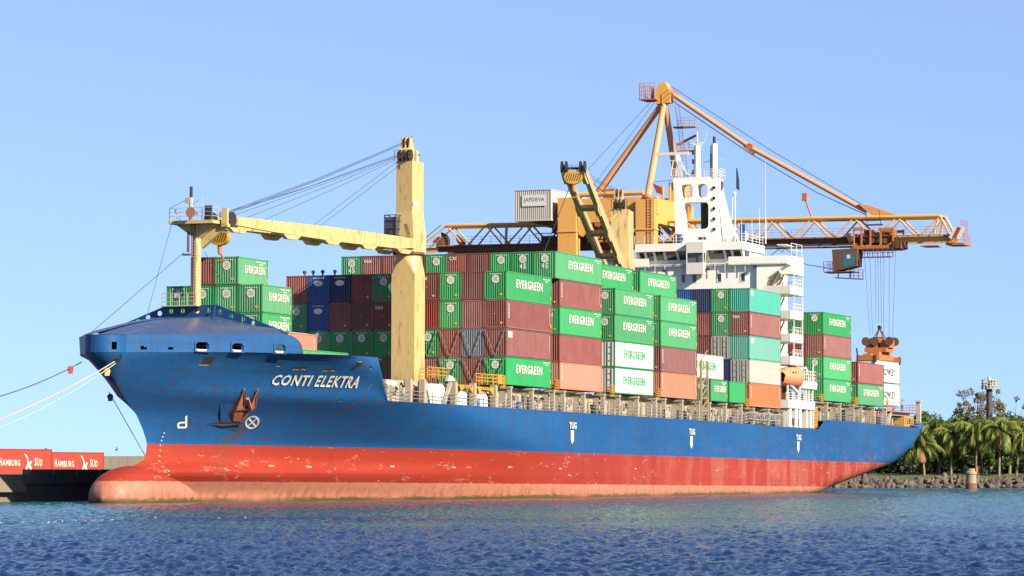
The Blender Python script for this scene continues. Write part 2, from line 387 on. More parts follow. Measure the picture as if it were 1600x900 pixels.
for sc, w, zt_, zb_, le, k in ((-87.55, 1.0, 6.6, -1.0, -.5, .85), (-86.6, .5, 6.5, 2.0, -.4, .6), (-76.7, .6, 9.1, 4.0, -.9, .6), (-75.6, .35, 9.1, 4.6, -.9, .5), (-73.0, .45, 9.1, 4.6, -.9, .55), (-71.5, .3, 9.1, 5.0, -.9, .45), (-95.0, .5, 12.9, 9.5, -.6, .4), (-84, .5, 12.9, 10.5, -.6, .35), (-79, .4, 12.9, 11.0, -.6, .4), (-40.5, .25, 9.2, 4, 0, .4), (-24.0, .2, 9.2, 4, 0, .45), (-9, .25, 9.1, 4.5, 0, .4), (14, .2, 9.0, 4, 0, .4), (33, .25, 9.0, 3, 0, .45), (48.5, .2, 9.0, 3, 0, .45), (60, .35, 9.9, 2, 0, .5)):
    blue0 = mixc(nt, mul(nt, streak(sc, w, zt_, zb_, le), k), blue0, (0.0555, 0.0385, 0.0207)); redp = mixc(nt, mul(nt, streak(sc, w, zt_, zb_, le), k * .8), redp, (0.1184, 0.0370, 0.0185))
c1 = mixc(nt, band(zw, 4.85, 4.80), blue0, redp)
c2 = mixc(nt, band(zw, 1.55, 1.50), c1, pink)
wz = nd(nt, 'ShaderNodeSeparateXYZ'); ln(nt, geo.outputs['Position'], wz.inputs[0])
wzn = mth('ADD', wz.outputs[2], mth('MULTIPLY', mth('SUBTRACT', nf, .5), -.9))
alg = mul(nt, band(wzn, .42, .22), ramp(nt, noise(nt, mp((0.0740, 0.0740, 0.0740)), 1.3, 3), .28, .5))
c3 = mixc(nt, mul(nt, alg, .9), c2, (0.0333, 0.0518, 0.0059))
c3 = mixc(nt, mul(nt, mul(nt, band(wzn, 1.3, .5), ramp(nt, ns, .4, .6)), .45), c3, (.10, .05, .025))
dk = mixc(nt, mul(nt, band(wz.outputs[2], .22, .05), .6), c3, (0.0740, 0.0333, 0.0148))
cxy = nd(nt, 'ShaderNodeCombineXYZ'); ln(nt, sl, cxy.inputs[0]); ln(nt, zl, cxy.inputs[1])
bk = nd(nt, 'ShaderNodeTexBrick'); ln(nt, cxy.outputs[0], bk.inputs['Vector']); bk.inputs['Scale'].default_value = 1.0; bk.inputs['Brick Width'].default_value = 8.5; bk.inputs['Row Height'].default_value = 2.25; bk.inputs['Mortar Size'].default_value = .035; bk.inputs['Mortar Smooth'].default_value = .5
dk = mixc(nt, mul(nt, bk.outputs['Fac'], .38), dk, (.02, .02, .03))
ln(nt, dk, b.inputs['Base Color']); b.inputs['Roughness'].default_value = .48; b.inputs['Specular IOR Level'].default_value = .18
bp = nd(nt, 'ShaderNodeBump'); bp.inputs['Strength'].default_value = .5; bp.inputs['Distance'].default_value = .12
plate = noise(nt, mp((.12, .12, .35)), 1.5, 2); ln(nt, plate, bp.inputs['Height']); ln(nt, bp.outputs[0], b.inputs['Normal'])

SHIP = Thing('container_ship', MS, (45, VC, -11.5), 'long blue and red container ship moored along the quay, loaded with stacked containers', 'ship')
hull = SHIP.part('hull', mb, hullm, smooth=True)

# bulbous bow
mb = MB(); rows = []
for k in range(25):
    u = k / 24; s = -59.9 + 16 * u ** 1.25
    r = math.sqrt(max(0, 1 - (1 - min(1, u * 2.4)) ** 2))
    w = 2.75 * r * IN(u, [0, .4, 1], [1, 1, .55]); h = 2.75 * r * IN(u, [0, .4, 1], [1, 1, .75])
    zc = IN(u, [0, 1], [-11.5, -11.2])
    rows.append([(s, VC + w * math.cos(a), zc + h * math.sin(a)) for a in [2 * math.pi * i / 32 for i in range(33)]])
mb.sheet(rows); SHIP.part('bulbous_bow', mb, hullm, smooth=True)
# bulwark with chocks cut out of it
SB = stem(1.07) + .01
def zb(s): return IN(s, [-62, -55, -50, -46], [2.6, 2.8, 3.0, 3.1])
mb = MB()
holes = [(HP[f'h{k}a'][0], HP[f'h{k}b'][0], HP[f'h{k}b'][1], HP[f'h{k}a'][1]) for k in range(1, 7)]; holes[0] = (holes[0][1] - .42, holes[0][1] - .02, holes[0][2], holes[0][3])
arc = sorted(set(list(np.linspace(0, 1, 130) ** 1.4) + [(h - SB) / (-43.9 - SB) for hh in holes for h in hh[:2]]))
def bw(s, z): return max(0.0, hbr(s, IN(z, [1, 3], [1.2, 2.2])))
for sg in (-1, 1):
    P = []
    for t in arc:
        s = SB + t * (-43.9 - SB)
        zk, zt = ztop(s), zb(s)
        if t > .90: zt = zk + (zt - zk) * math.sqrt(max(0, 1 - ((t - .90) / .10) ** 2)) + .02
        P.append([(s, VC + sg * ((hbr(s, zk + .0) + .02 + .12 * min(1, (s - SB) / 4) * k / 14) if t > 0 else 0), zk + (zt - zk) * k / 14) for k in range(15)])
    n0 = len(mb.v); mb.v += [p for r in P for p in r]
    for i in range(len(P) - 1):
        for k in range(14):
            a = P[i][k]; c_ = P[i + 1][k + 1]; ms, mz_ = (a[0] + c_[0]) / 2, (a[2] + c_[2]) / 2
            if sg < 0 and any(h[0] < ms < h[1] and h[2] < mz_ < h[3] for h in holes): continue
            mb.f.append((n0 + i * 15 + k, n0 + (i + 1) * 15 + k, n0 + (i + 1) * 15 + k + 1, n0 + i * 15 + k + 1))
SHIP.part('bulwark', mb, hullm, smooth=True)
rimm = paint('chock_rim', (.55, .50, .42), rust=.6)
for h in holes:
    if h[1] - h[0] < .7: continue
    m = MB(); zc_ = h[2] + (h[3] - h[2]) * .5
    def BP(s, z, o): return (s, VC - hbr(s, ztop(s)) - o, z)
    w_ = .07
    for a, c_, z0_, z1_, mt_ in ((h[0] - w_, h[0], h[2] - w_, h[3] + w_, 0), (h[1], h[1] + w_, h[2] - w_, h[3] + w_, 0), (h[0], h[1], h[3], h[3] + w_, 0), (h[0], h[1], h[2] - w_, h[2], 0)):
        m.prism([BP(a, z0_, .16), BP(c_, z0_, .16), BP(c_, z1_, .16), BP(a, z1_, .16)], (0, 0, 0), (0, .3, 0))
    for cx_, cz_, sx, sz in ((h[0], h[2], 1, 1), (h[1], h[2], -1, 1), (h[1], h[3], -1, -1), (h[0], h[3], 1, -1)):
        m.prism([BP(cx_, cz_, .15), BP(cx_ + sx * .2, cz_, .15), BP(cx_, cz_ + sz * .2, .15)], (0, 0, 0), (0, .25, 0))
    fr = SHIP.part('chock_frame', m, hullm)
    m = MB(); m.prism([BP(h[0] + .02, h[2] + .01, .04), BP(h[1] - .02, h[2] + .01, .04), BP(h[1] - .02, h[2] + .16, .02), BP(h[0] + .02, h[2] + .2, .02)], (0, 0, 0), (0, .3, 0)); SHIP.part('chock_roller', m, rimm, fr)
m = MB(); m.prism([(-57.5, VC, 1.3), (-53, VC - 4.0, 1.3), (-46.5, VC - 8.2, 1.3), (-46.5, VC + 8.2, 1.3), (-53, VC + 4.0, 1.3)], (0, 0, 0), (0, 0, 1.25)); SHIP.part('dark_bulwark_filler', m, darkm)  # dark box added inside the bulwark so the chock openings look shaded
bluedeck = paint('whaleback_blue', (.035, .06, .14), dirt=.35, rust=.12, fade=.35, rough=.32)
blued = paint('breakwater_blue', (.006, .035, .15), dirt=.2, rust=.06)
# whaleback cover rising to the breakwater
mb = MB()
def inner(sg, t):
    v = VC + sg * (.2 + 9.05 * min(1, t * 1.0)); z = 4.95 - 1.45 * max(0, (abs(v - VC) - 2.6) / 6.65)
    return (-44.05, v, z)
for sg in (-1, 1):
    P = []
    for j in range(60):
        t = j / 59; s = SB + (-46.15 - SB) * t ** 1.4
        o = (s, VC + sg * (hbr(s, ztop(s)) + .12), zb(s)); i_ = inner(sg, t)
        row = []
        for k in range(8):
            u = k / 7; row.append(tuple(o[m] + (i_[m] - o[m]) * u + (0, 0, .35 * math.sin(math.pi * u))[m] for m in range(3)))
        P.append(row)
    mb.sheet(P)
SHIP.part('whaleback_deck', mb, bluedeck, smooth=True)
# breakwater plate with round lightening holes
mb = MB()
def bwtop(v):
    d = abs(v - VC); return 5.95 if d < 2.6 else 5.95 - (d - 2.6) * .365
def bwbot(v):
    d = abs(v - VC); return 4.85 - 1.5 * max(0, (d - 2.6) / 6.65)
hc = [VC + sg * d for sg in (-1, 1) for d in (.75, 1.9, 3.1, 4.3, 5.4, 6.5, 7.5)]
nv = 16
segs = sorted([VC - 9.3, VC + 9.3] + [h - .42 for h in hc] + [h + .42 for h in hc])
for a, c_ in zip(segs[:-1], segs[1:]):
    m = (a + c_) / 2; isH = any(abs(h - m) < .05 for h in hc); x0, x1 = -44.1, -43.98
    if not isH or bwtop(m) - bwbot(m) < .5:
        mb.prism([(x0, a, bwbot(a)), (x0, c_, bwbot(c_)), (x0, c_, bwtop(c_)), (x0, a, bwtop(a))], (0, 0, 0), (.12, 0, 0))
    else:
        zc = (bwbot(m) * .42 + bwtop(m) * .58); r = .23
        ring = [(x0, m + r * math.cos(2 * math.pi * (i + .5) / nv - math.pi * .75 - math.pi / nv), zc + r * math.sin(2 * math.pi * (i + .5) / nv - math.pi * .75 - math.pi / nv)) for i in range(nv)]
        cor = [(x0, a, bwbot(a)), (x0, c_, bwbot(c_)), (x0, c_, bwtop(c_)), (x0, a, bwtop(a))]
        outer = []
        for e in range(4):
            p, q = Vector(cor[e]), Vector(cor[(e + 1) % 4])
            outer += [tuple(p.lerp(q, k / 4)) for k in range(4)]
        mb.add(outer + ring, [(i, (i + 1) % nv, nv + (i + 1) % nv, nv + i) for i in range(nv)])
for sg in (-1, 1):
    mb.bar((-43.9, VC + sg * 2.6, 5.95), (-43.9, VC + sg * 9.3, bwtop(VC + 9.3)), .12, .14)
mb.bar((-43.9, VC - 2.6, 5.95), (-43.9, VC + 2.6, 5.95), .12, .14)
mb.tube((-44.3, 9.9, 5.9), (-46.6, 8.9, 4.3), .06)
SHIP.part('breakwater', mb, blued)
# decks
mb = MB(); deckstrip(mb, -60, -29.6, 30, .12); deckstrip(mb, -29.9, -27.4, 3, 0, -2.4); deckstrip(mb, 101, 105, 3, 0, -2.62); deckstrip(mb, -27.6, 102, 40, .1); deckstrip(mb, 104.8, 152.9, 30, .1)
zz_ = [-2.4, -1.6, -.9]
mb.prism([(-29.9, VC - hbr(-29.9, z) + .06, z) for z in zz_] + [(-29.9, VC + hbr(-29.9, z) - .06, z) for z in zz_[::-1]], (0, 0, 0), (.1, 0, 0))
mb.prism([(-31.3, VC - hbr(-31.3, z) + .06, z) for z in (-2.4, -.5, 1.45)] + [(-31.3, VC + hbr(-31.3, z) - .06, z) for z in (1.45, -.5, -2.4)], (0, 0, 0), (.1, 0, 0))
mb.prism([(104.2, .3, -2.6), (104.2, 24.9, -2.6), (104.2, 24.9, -1.45), (104.2, .3, -1.45)], (0, 0, 0), (.1, 0, 0))
SHIP.part('deck', mb, paint('deck_green_grey', (.10, .12, .10), dirt=.4, rust=.3))

# markings following the plating
def hull_geo(mb, v, f, fs, fz):
    mb.add([(s := fs(x, y), VC - hbr(s, fz(x, y)) - .11, fz(x, y)) for x, y in v], f)
def subdivided(txt, bold, shear=0.0, spacing=1.0):
    return text_geo(txt, bold, shear, spacing)
def bil(n, x, y, i): a, b_, c_, d = (HP[n + k][i] for k in '1234'); return (a * (1 - x) + d * x) * (1 - y) + (b_ * (1 - x) + c_ * x) * y
mb = MB(); v, f = subdivided('CONTI ELEKTRA', .024, 0.0, 1.12)
hull_geo(mb, v, f, lambda x, y: bil('n', x, y, 0), lambda x, y: bil('n', x, y, 1))
SHIP.part('ship_name', mb, letterw)
mb = MB()
for s0 in (16.5, 53.7, 93.7):
    v, f = text_geo('TUG', .03); hull_geo(mb, v, f, lambda x, y: s0 - 1.0 + 2.0 * x, lambda x, y: -4.15 + y * .72)
    pts = [(-.42, -4.3), (.42, -4.3), (.42, -5.35), (0, -5.75), (-.42, -5.35)]
    mb.add([(s0 + a, VC - hbr(s0 + a, z) - .035, z) for a, z in pts], [(0, 1, 2, 3, 4)])
SHIP.part('tug_mark', mb, letterw)
def stroke(mb, pts, w):
    for a, c_ in zip(pts[:-1], pts[1:]):
        d = Vector((c_[0] - a[0], c_[1] - a[1])); n = max(1, int(d.length / .2)); nn = Vector((-d.y, d.x)).normalized() * w / 2
        for k in range(n):
            q = []
            for t, sg in ((k / n, 1), (k / n, -1), ((k + 1) / n, -1), ((k + 1) / n, 1)):
                s = a[0] + d.x * t + nn.x * sg; z = a[1] + d.y * t + nn.y * sg; q.append((s, VC - hbr(s, z) - .04, z))
            mb.add(q, [(0, 1, 2, 3)])
mb = MB()
stroke(mb, [HP[f'bulb{k}'] for k in (1, 2, 3, 4, 5)], .16)
SHIP.part('bulb_mark', mb, letterw)
mb = MB(); cs, cz = HP['thrC']
circ = [(cs + .7 * math.cos(a) - .45 * math.sin(a), cz + .52 * math.sin(a)) for a in [2 * math.pi * i / 24 for i in range(25)]]
stroke(mb, circ, .13)
for a in (.8, 2.35): stroke(mb, [(cs - .65 * math.cos(a) + .42 * math.sin(a), cz - .48 * math.sin(a)), (cs + .65 * math.cos(a) - .42 * math.sin(a), cz + .48 * math.sin(a))], .12)
SHIP.part('thruster_mark', mb, letterw)
mb = MB()
for k in range(13):
    q = k / 12 * 4.999; q0 = int(q); a_, c_ = HP[f'd{q0 + 1}'], HP[f'd{q0 + 2}']; s = a_[0] + (c_[0] - a_[0]) * (q - q0); z = a_[1] + (c_[1] - a_[1]) * (q - q0)
    stroke(mb, [(s - .04, z), (s + .07, z - .08)], .08)
SHIP.part('draught_marks', mb, letterw)
mb = MB()
for s, z in [(-38.0, -8.5), (-33.0, -8.55), (-10.0, -8.4), (1.0, -8.3), (13.0, -8.35), (35, -8.2), (62, -8.2), (-20.5, -8.4)]:
    stroke(mb, [(s, z), (s + .7, z)], .18)
SHIP.split('hull_mark', mb, plain('letter_faded', (.38, .22, .18)))

# fairleads and pipes through the shell
def hullplate(mb, s0, s1, z0, z1, off, sk=0):
    mb.add([(s, VC - hbr(s, z) - off, z) for s, z in ((s0, z0), (s1, z0), (s1 + sk, z1), (s0 + sk, z1))], [(0, 1, 2, 3)])
mb = MB(); lt = MB()
sv = (HP['v2'][0] - HP['v1'][0]); v1, v3 = HP['v1'], HP['v3']
for u in (.12, .55):
    s0 = v1[0] + (HP['v4'][0] - v1[0]) * u; hullplate(mb, s0, s0 + .5, v1[1], v3[1], .03, sv)
    hullplate(lt, s0 - .05, s0 + .4, v1[1] - .1, v1[1], .036)
for k, w_ in (('sl1', .5), ('sl3', .9), ('sl4', .7), ('sl6', .8), ('sl7', .7), ('r1', .45), ('hole', .4)):
    s0, z = HP[k]; hullplate(mb, s0, s0 + w_, z - .1, z + .1, .03); hullplate(lt, s0 + w_ * .2, s0 + w_, z - .18, z - .09, .036)
hullplate(mb, HP['j1'][0], HP['j1'][0] + .7, HP['j1'][1], HP['j2'][1], .03, .2)
hullplate(lt, HP['j2'][0], HP['j3'][0], HP['j2'][1], HP['j2'][1] + .1, .036)
disc_pts = [(HP['eye'][0] + .42 * math.cos(a), HP['eye'][1] + .42 * math.sin(a)) for a in [2 * math.pi * i / 16 for i in range(16)]]
mb.add([(s, VC - hbr(s, z) - .03, z) for s, z in disc_pts], [tuple(range(16))])
SHIP.split('fairlead', mb, darkm); SHIP.split('fairlead_lip', lt, paint('worn_yellow', (.33, .26, .15)))

# anchor and pocket
mb = MB()
def AP(s, z, o): return (s, VC - hbr(s, z) - o, z)
def H_(k, o): return AP(HP[k][0], HP[k][1], o)
mb.add([H_('p1', .03), H_('p2', .03), H_('p4', .03), H_('p3', .03)], [(0, 1, 2, 3)])
SHIP.part('anchor_pocket', mb, paint('pocket_blue', (.010, .07, .20)))
mb = MB()
for tip, l, r_c in (('LT', 'LBl', 'LBr'), ('RT', 'RBl', 'RC')):
    T0 = Vector(H_(tip, .25)); A0 = Vector(H_(l, .55)); B0 = Vector(H_(r_c, .55)); C0 = Vector(H_(l, .12)); D0 = Vector(H_(r_c, .12))
    mb.add([T0, A0, B0, C0, D0], [(0, 1, 2), (0, 1, 3), (0, 2, 4), (0, 3, 4), (1, 2, 4, 3)])
    mb.bar(T0 + Vector((0, -.1, 0)), A0, .10); mb.bar(T0 + Vector((0, -.1, 0)), B0, .10)
mb.bar(Vector(H_('shT', .3)) + Vector((.5, 0, -.25)), Vector(H_('RBl', .7)), .26, .26)
mb.prism([H_('LBl', .6), H_('RC', .6), H_('CB', .55), H_('cl', .6)], (0, 0, 0), (0, .45, 0))
mb.prism([H_('cl', .5), H_('cr', .5), H_('cr2', .25), H_('cl2', .25)], (0, 0, 0), (0, .4, 0))
SHIP.part('anchor', mb, anchorm)
mb = MB()
mb.prism([H_('sh1', .0), H_('sh3', .25), H_('sh2', .4), H_('sh2b', .4), H_('sh4', .25)], (0, 0, 0), (0, .25, 0))
SHIP.part('anchor_bolster', mb, paint('bolster_dark', (.05, .03, .03), rust=.5))

# ------------------------------------------------------------------ hatch coaming, side supports, walkway gear
def zd(s): return ztop(s) - .1
mb = MB()
for a, c_ in [(-26.5, 89.5), (105.5, 136.0)]:
    base = -.75 if a < 0 else .45
    mb.box((a, .95, zd((a + c_) / 2) - .3), (c_, 1.2, base)); mb.box((a, 23.6, zd((a + c_) / 2) - .3), (c_, 23.85, base))
    mb.box((a, 1.35, base - .12), (a + .3, 23.85, base)); mb.box((a, .88, base - .3), (c_, 1.02, base - .18))
SHIP.part('hatch_coaming', mb, deckgrey)
mb = MB()
bays = [(0, 12.2), (14.5, 26.7), (30.7, 42.9), (45.2, 57.4)]
for a, c_ in bays + [(60.5, 72.6)]: mb.box((a - .1, 1.2, -.7), (c_ + .1, 24.0, -.14))
mb.box((-26.4, 1.2, -.7), (-6.4, 24.0, -.25))
mb.box((76.4, 1.2, -.98), (88.8, 24.0, -.44)); mb.box((106.3, 1.2, .5), (118.7, 24.0, 1.04)); mb.box((121.6, 1.2, .4), (134, 24.0, .93)); mb.box((138.2, 1.2, .1), (150.6, 24.0, .6))
SHIP.part('hatch_cover', mb, deckgrey)
def pillar(s, w=.30, top=-.14, dp=.45):
    m = MB(); zb_ = ztop(s) - .02
    m.box((s - w / 2, -.45, zb_), (s + w / 2, -.45 + dp, top)); m.box((s - w / 2 - .08, -.5, top - .22), (s + w / 2 + .08, .7, top - .004))
    m.box((s - .06, .25, zb_), (s + .06, 1.3, top - .2)); return m
for a, c_ in bays + [(60.5, 72.6), (76.5, 88.7)]:
    for q in (a + .3, (a + c_) / 2, c_ - .3): SHIP.part('container_support', pillar(q, top=-.14 if a < 76 else -.44), deckgrey)
for a, c_, tp in [(106.4, 118.6, 1.04), (121.7, 133.9, .93)]:
    for q in (a + .3, (a + c_) / 2, c_ - .3): SHIP.part('container_support', pillar(q, top=tp), deckgrey)
for q in (138.6, 144.5, 150.0):
    m = MB(); m.box((q - .2, 1.9, -1.5), (q + .2, 2.5, .55)); SHIP.part('container_support', m, deckgrey)
# coaming stays, lockers, ventilators
mb = MB(); mw = MB(); mr = MB(); mk = MB(); ml = MB()
s = -26
while s < 134:
    if 89.5 < s < 105.5: s += 1; continue
    z0 = zd(s); top = (-.8 if s < 100 else .4)
    mb.box((s, .75, z0), (s + .12, .95, top))
    r = rnd.random()
    if r < .3: mw.box((s + .5, .45, z0 + .02), (s + 1.5, .93, z0 + rnd.uniform(.7, 1.15)))
    if rnd.random() < .5: mw.box((s + .3, .6, top - .75), (s + .9 + rnd.random() * .5, .93, top - .15))
    if rnd.random() < .3: mr.box((s + .4, .5, top - .7), (s + .55, .59, top - .1))
    if rnd.random() < .2: mr.lathe((s + .9, .45, top - .5), [(.22, 0), (.22, .12)], 10, 'y')
    if rnd.random() < .3: mk.box((s + 1.0, .4, z0 + .1), (s + 1.15 + .2 * rnd.random(), .93, top - rnd.random() * .6))
    if rnd.random() < .2: mk.lathe((s + .4, .6, top - .35), [(.2, 0), (.2, .3)], 10, 'x')
    if rnd.random() < .12: ml.box((s + 1.2, .3, z0), (s + 1.6, .6, z0 + .9))
    s += 2.03
SHIP.split('coaming_stay', mb, deckgrey); SHIP.split('locker', mw, cream); SHIP.split('fire_box', mr, redc); SHIP.split('ventilator', mk, darkm); SHIP.split('valve_box', ml, bluec)
for a, c_ in ((-27, 89.5), (105.5, 152)):
    mb = MB(); n = int((c_ - a) / 2)
    mb.rail([(a + (c_ - a) * k / n, VC - hbr(a + (c_ - a) * k / n, -2.4 if a < 0 else -1.5) + .15, ztop(a + (c_ - a) * k / n)) for k in range(n + 1)], 1.05, .026, 2.0, 2)
    SHIP.part('deck_railing', mb, steel)
for a, c_ in bays + [(76.5, 88.7), (106.4, 118.6), (121.7, 133.9)]:
    mb = MB(); zt = -.14 if a < 76 else (-.44 if a < 100 else .95)
    for q in (a - .9,):
        mb.rail([(q - .5, 0, zt), (q + .6, 0, zt)], 1.05, .035, .55, 3); mb.rail([(q - .5, 2.4, zt), (q - .5, 0, zt)], 1.05, .035, 1.2, 2)
        mb.bar((q - .5, 1.2, zt - .05), (q + .6, 1.2, zt - .05), 2.4, .08)
    SHIP.part('lashing_platform', mb, yellow)
mb = MB(); mb.rail([(-19.5, 0, .1), (-14.6, 0, .1)], 1.05, .04, 1.1, 2); mb.rail([(-14.6, 0, .1), (-14.6, 3, .1)], 1.05, .04, 1.1, 2)
SHIP.part('lashing_platform_rail', mb, yellow); mb = MB(); mb.rail([(-7.7, 0, -.14), (-.6, 0, -.14)], 1.05, .045, 1.3, 2)
mb.box((-2.3, -.1, .05), (-1.3, .5, 1.0))
SHIP.part('lashing_platform_rail', mb, yellow)
# forward housings beside the first crane
for (a, c_, zt, sl_) in [(-26.2, -24.2, -.4, .5), (-18.8, -14.8, -.45, .9), (-12.6, -9.6, -.5, .8), (-6.9, -4.4, -1.1, .6)]:
    m = MB(); z0 = zd(a)
    vo = VC - hbr(a, -2.3) + .75; m.prism([(a + sl_ * .8, vo, z0), (c_, vo, z0), (c_, vo, zt - .35), (c_ - .4, vo, zt), (a + .3, vo, zt), (a, vo, zt - .6)], (0, 0, 0), (0, 1.0, 0))
    SHIP.part('winch_housing', m, white)
m = MB()
for s in (-23.2, -20.5, -13.6, -8.9, -3.6): vo = VC - hbr(s, -2.3) + .15; m.box((s - .2, vo, zd(s)), (s + .2, vo + .6, -.1)); m.box((s + .2, vo + .05, zd(s)), (s + .45, vo + .9, -.25))
m.bar((-15.6, 0, zd(-15)), (-14.0, 0, -.2), .3); m.bar((-12.9, .3, zd(-12)), (-12.2, .3, -.9), .2)
SHIP.split('deck_post', m, deckgrey)
m = MB()
for a, c_, zz in ((-12.8, -9.3, -.35), (-8.4, -4.2, -.4)):
    m.prism([(a + .5, -.42, zz - .65), (a, -.42, zz - .1), (a + .3, -.42, zz), (c_ - .1, -.42, zz), (c_, -.42, zz - .3), (c_ - .2, -.42, zz - .75), (c_ - .9, -.42, zz - .3), (a + 1.2, -.42, zz - .28)], (0, 0, 0), (0, .3, 0))
SHIP.split('hazard_beam', m, yellow)
m = MB()
for a in (-11.8, -7.2):
    for k in range(5): m.add([(a + k * .45, -.425, -.62), (a + k * .45 + .18, -.425, -.62), (a + k * .45 + .38, -.425, -.40), (a + k * .45 + .2, -.425, -.40)], [(0, 1, 2, 3)])
SHIP.part('hazard_stripe', m, black)
m = MB(); m.lathe((-16.6, .6, .1), [(.25, 0), (.12, .15), (.12, .65), (.3, .75), (.3, .95)], 10); SHIP.part('mooring_capstan', m, rustyo)
m = MB(); m.lathe((-12.9, .6, .0), [(.55, 0), (.5, .25), (.3, .45), (.05, .55)], 12); SHIP.part('ventilator', m, white)
m = MB(); m.lathe((-6.6, .4, zd(-6)), [(.3, 0), (.3, .95), (.1, 1.05)], 10); SHIP.part('drum', m, bluec)
# gangway stowed on the side
m = MB(); a, c_ = 74.8, 87.6; z0 = -1.85
for zz in (z0, z0 + .75): m.bar((a, -.55, zz), (c_, -.55, zz), .1); m.bar((a, .05, zz), (c_, .05, zz), .1)
n = 16
for k in range(n):
    p = a + (c_ - a) * k / n; q = a + (c_ - a) * (k + .5) / n; r = a + (c_ - a) * (k + 1) / n
    m.bar((p, -.55, z0), (q, -.55, z0 + .75), .06); m.bar((q, -.55, z0 + .75), (r, -.55, z0), .06)
SHIP.part('gangway', m, steel)
# lashing bridge tower in the open bay
m = MB()
for s in (57.9, 60.2):
    for v in (-.3, 1.6): m.bar((s, v, -2.4), (s, v, 4.6), .24)
for k in range(5):
    z = -1.2 + 1.45 * k; m.bar((57.9, -.3, z), (60.2, -.3, z), .14); m.bar((57.9, -.3, z), (60.2, -.3, z + 1.3), .1); m.bar((57.9, 1.6, z), (60.2, 1.6, z), .14)
SHIP.part('lashing_bridge', m, paint('bridge_rust_beige', (.30, .22, .13), dirt=.3, rust=.7))
# aft end gear
m = MB(); m.box((147.2, 1.0, -1.4), (152.0, 3.2, .05)); SHIP.part('winch_cover', m, yellow)
m = MB()
for k in range(5): m.box((147.6 + k * .9, .96, -1.0), (147.8 + k * .9, 1.0, -.1))
m.box((149.4, .95, -.95), (150.0, 1.0, -.2)); SHIP.part('cover_slot', m, darkm)
m = MB(); m.box((137.3, .6, .55), (153.4, 4.6, .68)); SHIP.part('aft_platform', m, rustyo)
m = MB(); m.rail([(147.5, .7, .68), (153.3, .7, .68), (153.3, 4.5, .68)], 1.1, .03, 1.4, 2); m.rail([(138, .7, .68), (141, .7, .68)], 1.1, .03, 1.0, 2); SHIP.part('aft_platform_rail', m, rustyo)
m = MB(); m.box((152.6, .2, -1.5), (153.2, .8, 2.2)); m.box((152.4, .1, 2.2), (153.5, .9, 2.45)); m.bar((138.5, .9, -1.4), (140.2, .9, .6), .35); m.bar((136.0, .9, -1.4), (136.9, .9, .6), .3); SHIP.split('aft_post', m, cream)
m = MB(); m.box((149.8, -.2, -1.6), (153.0, .4, -.75)); SHIP.part('stern_fairlead', m, bluec)
m = MB(); m.box((137.6, 2.4, .58), (150.8, 24, .62)); SHIP.part('aft_hatch', m, deckgrey)

# ------------------------------------------------------------------ foremast
m = MB(); m.tube((-42.9, VC, 1), (-42.9, VC, 13.8), .45, .38, 14)
FM = SHIP.part('foremast', m, crane_y, smooth=False)
m = MB(); c0 = Vector((-42.9, VC, 0))
m.box((-44.2, VC - 2.3, 13.45), (-41.8, VC + 2.3, 13.75)); m.prism([(-43.2, VC - 2.0, 13.45), (-43.2, VC + 2.0, 13.45), (-43.2, VC + .4, 12.4), (-43.2, VC - .4, 12.2)], (0, 0, 0), (.6, 0, 0))
m.prism([(-42.6, VC - .35, 11.3), (-42.6, VC - .1, 12.4), (-42.6, VC - 2.7, 14.1), (-42.6, VC - 2.9, 13.3)], (0, 0, 0), (.5, 0, 0))
m.box((-42.9, VC - 3.1, 13.3), (-42.6, VC - 2.5, 14.9)); m.box((-42.9, VC - 2.9, 13.2), (-41.9, VC - 2.5, 13.5))
SHIP.part('mast_platform', m, crane_y, FM)
m = MB(); m.rail([(-44.1, VC - 2.2, 13.75), (-44.1, VC + 2.2, 13.75), (-41.9, VC + 2.2, 13.75)], 1.15, .03, 1.1, 2); m.rail([(-44.1, VC - 2.2, 13.75), (-41.9, VC - 2.2, 13.75)], 1.15, .03, 1.1, 2)
SHIP.part('mast_railing', m, cream, FM)
m = MB(); m.rail([(-44.6, VC - .9, 6.0), (-44.6, VC + 2.6, 6.0)], 1.1, .035, .8, 2); m.box((-44.7, VC - 1, 5.9), (-43.2, VC + 2.7, 6.0))
SHIP.part('mast_railing', m, cream, FM)
m = MB(); m.tube((-43.4, VC + .35, 13.6), (-43.4, VC + .35, 15.9), .2, .16, 8); m.bar((-43.4, VC + .35, 15.2), (-43.4, VC - .5, 15.7), .06); m.box((-43.6, VC + .3, 15.4), (-43.2, VC + .9, 15.9)); m.tube((-43.4, VC - .8, 13.7), (-43.4, VC - .8, 16.0), .04, .03, 6)
SHIP.part('mast_pole', m, cream, FM)
m = MB(); m.tube((-43.4, VC + .35, 15.9), (-43.4, VC + .35, 16.9), .15, .15, 8); m.box((-43.7, VC - 1.8, 14.0), (-43.3, VC - 1.2, 15.1)); SHIP.part('navigation_light', m, black, FM)
m = MB(); m.lathe((-45.0, VC - .45, 14.4), [(.5, 0), (.48, .08), (.25, .4), (.12, .8), (.12, 1.2)], 16, 'x'); SHIP.part('horn', m, paint('horn_red', (.36, .14, .09), rust=.2), FM)
m = MB()
for k in range(26): m.bar((-43.42, VC - .15, 6.4 + k * .28), (-43.42, VC + .25, 6.4 + k * .28), .04)
m.bar((-43.45, VC - .15, 6.2), (-43.45, VC - .15, 13.5), .05); m.bar((-43.45, VC + .25, 6.2), (-43.45, VC + .25, 13.5), .05); m.box((-43.7, VC + .3, 10.6), (-43.3, VC + 1.1, 10.75)); m.tube((-43.5, VC + .55, 10.9), (-43.5, VC + .55, 12.8), .12, .12, 8)
SHIP.part('mast_ladder', m, rusty, FM)
m = MB()
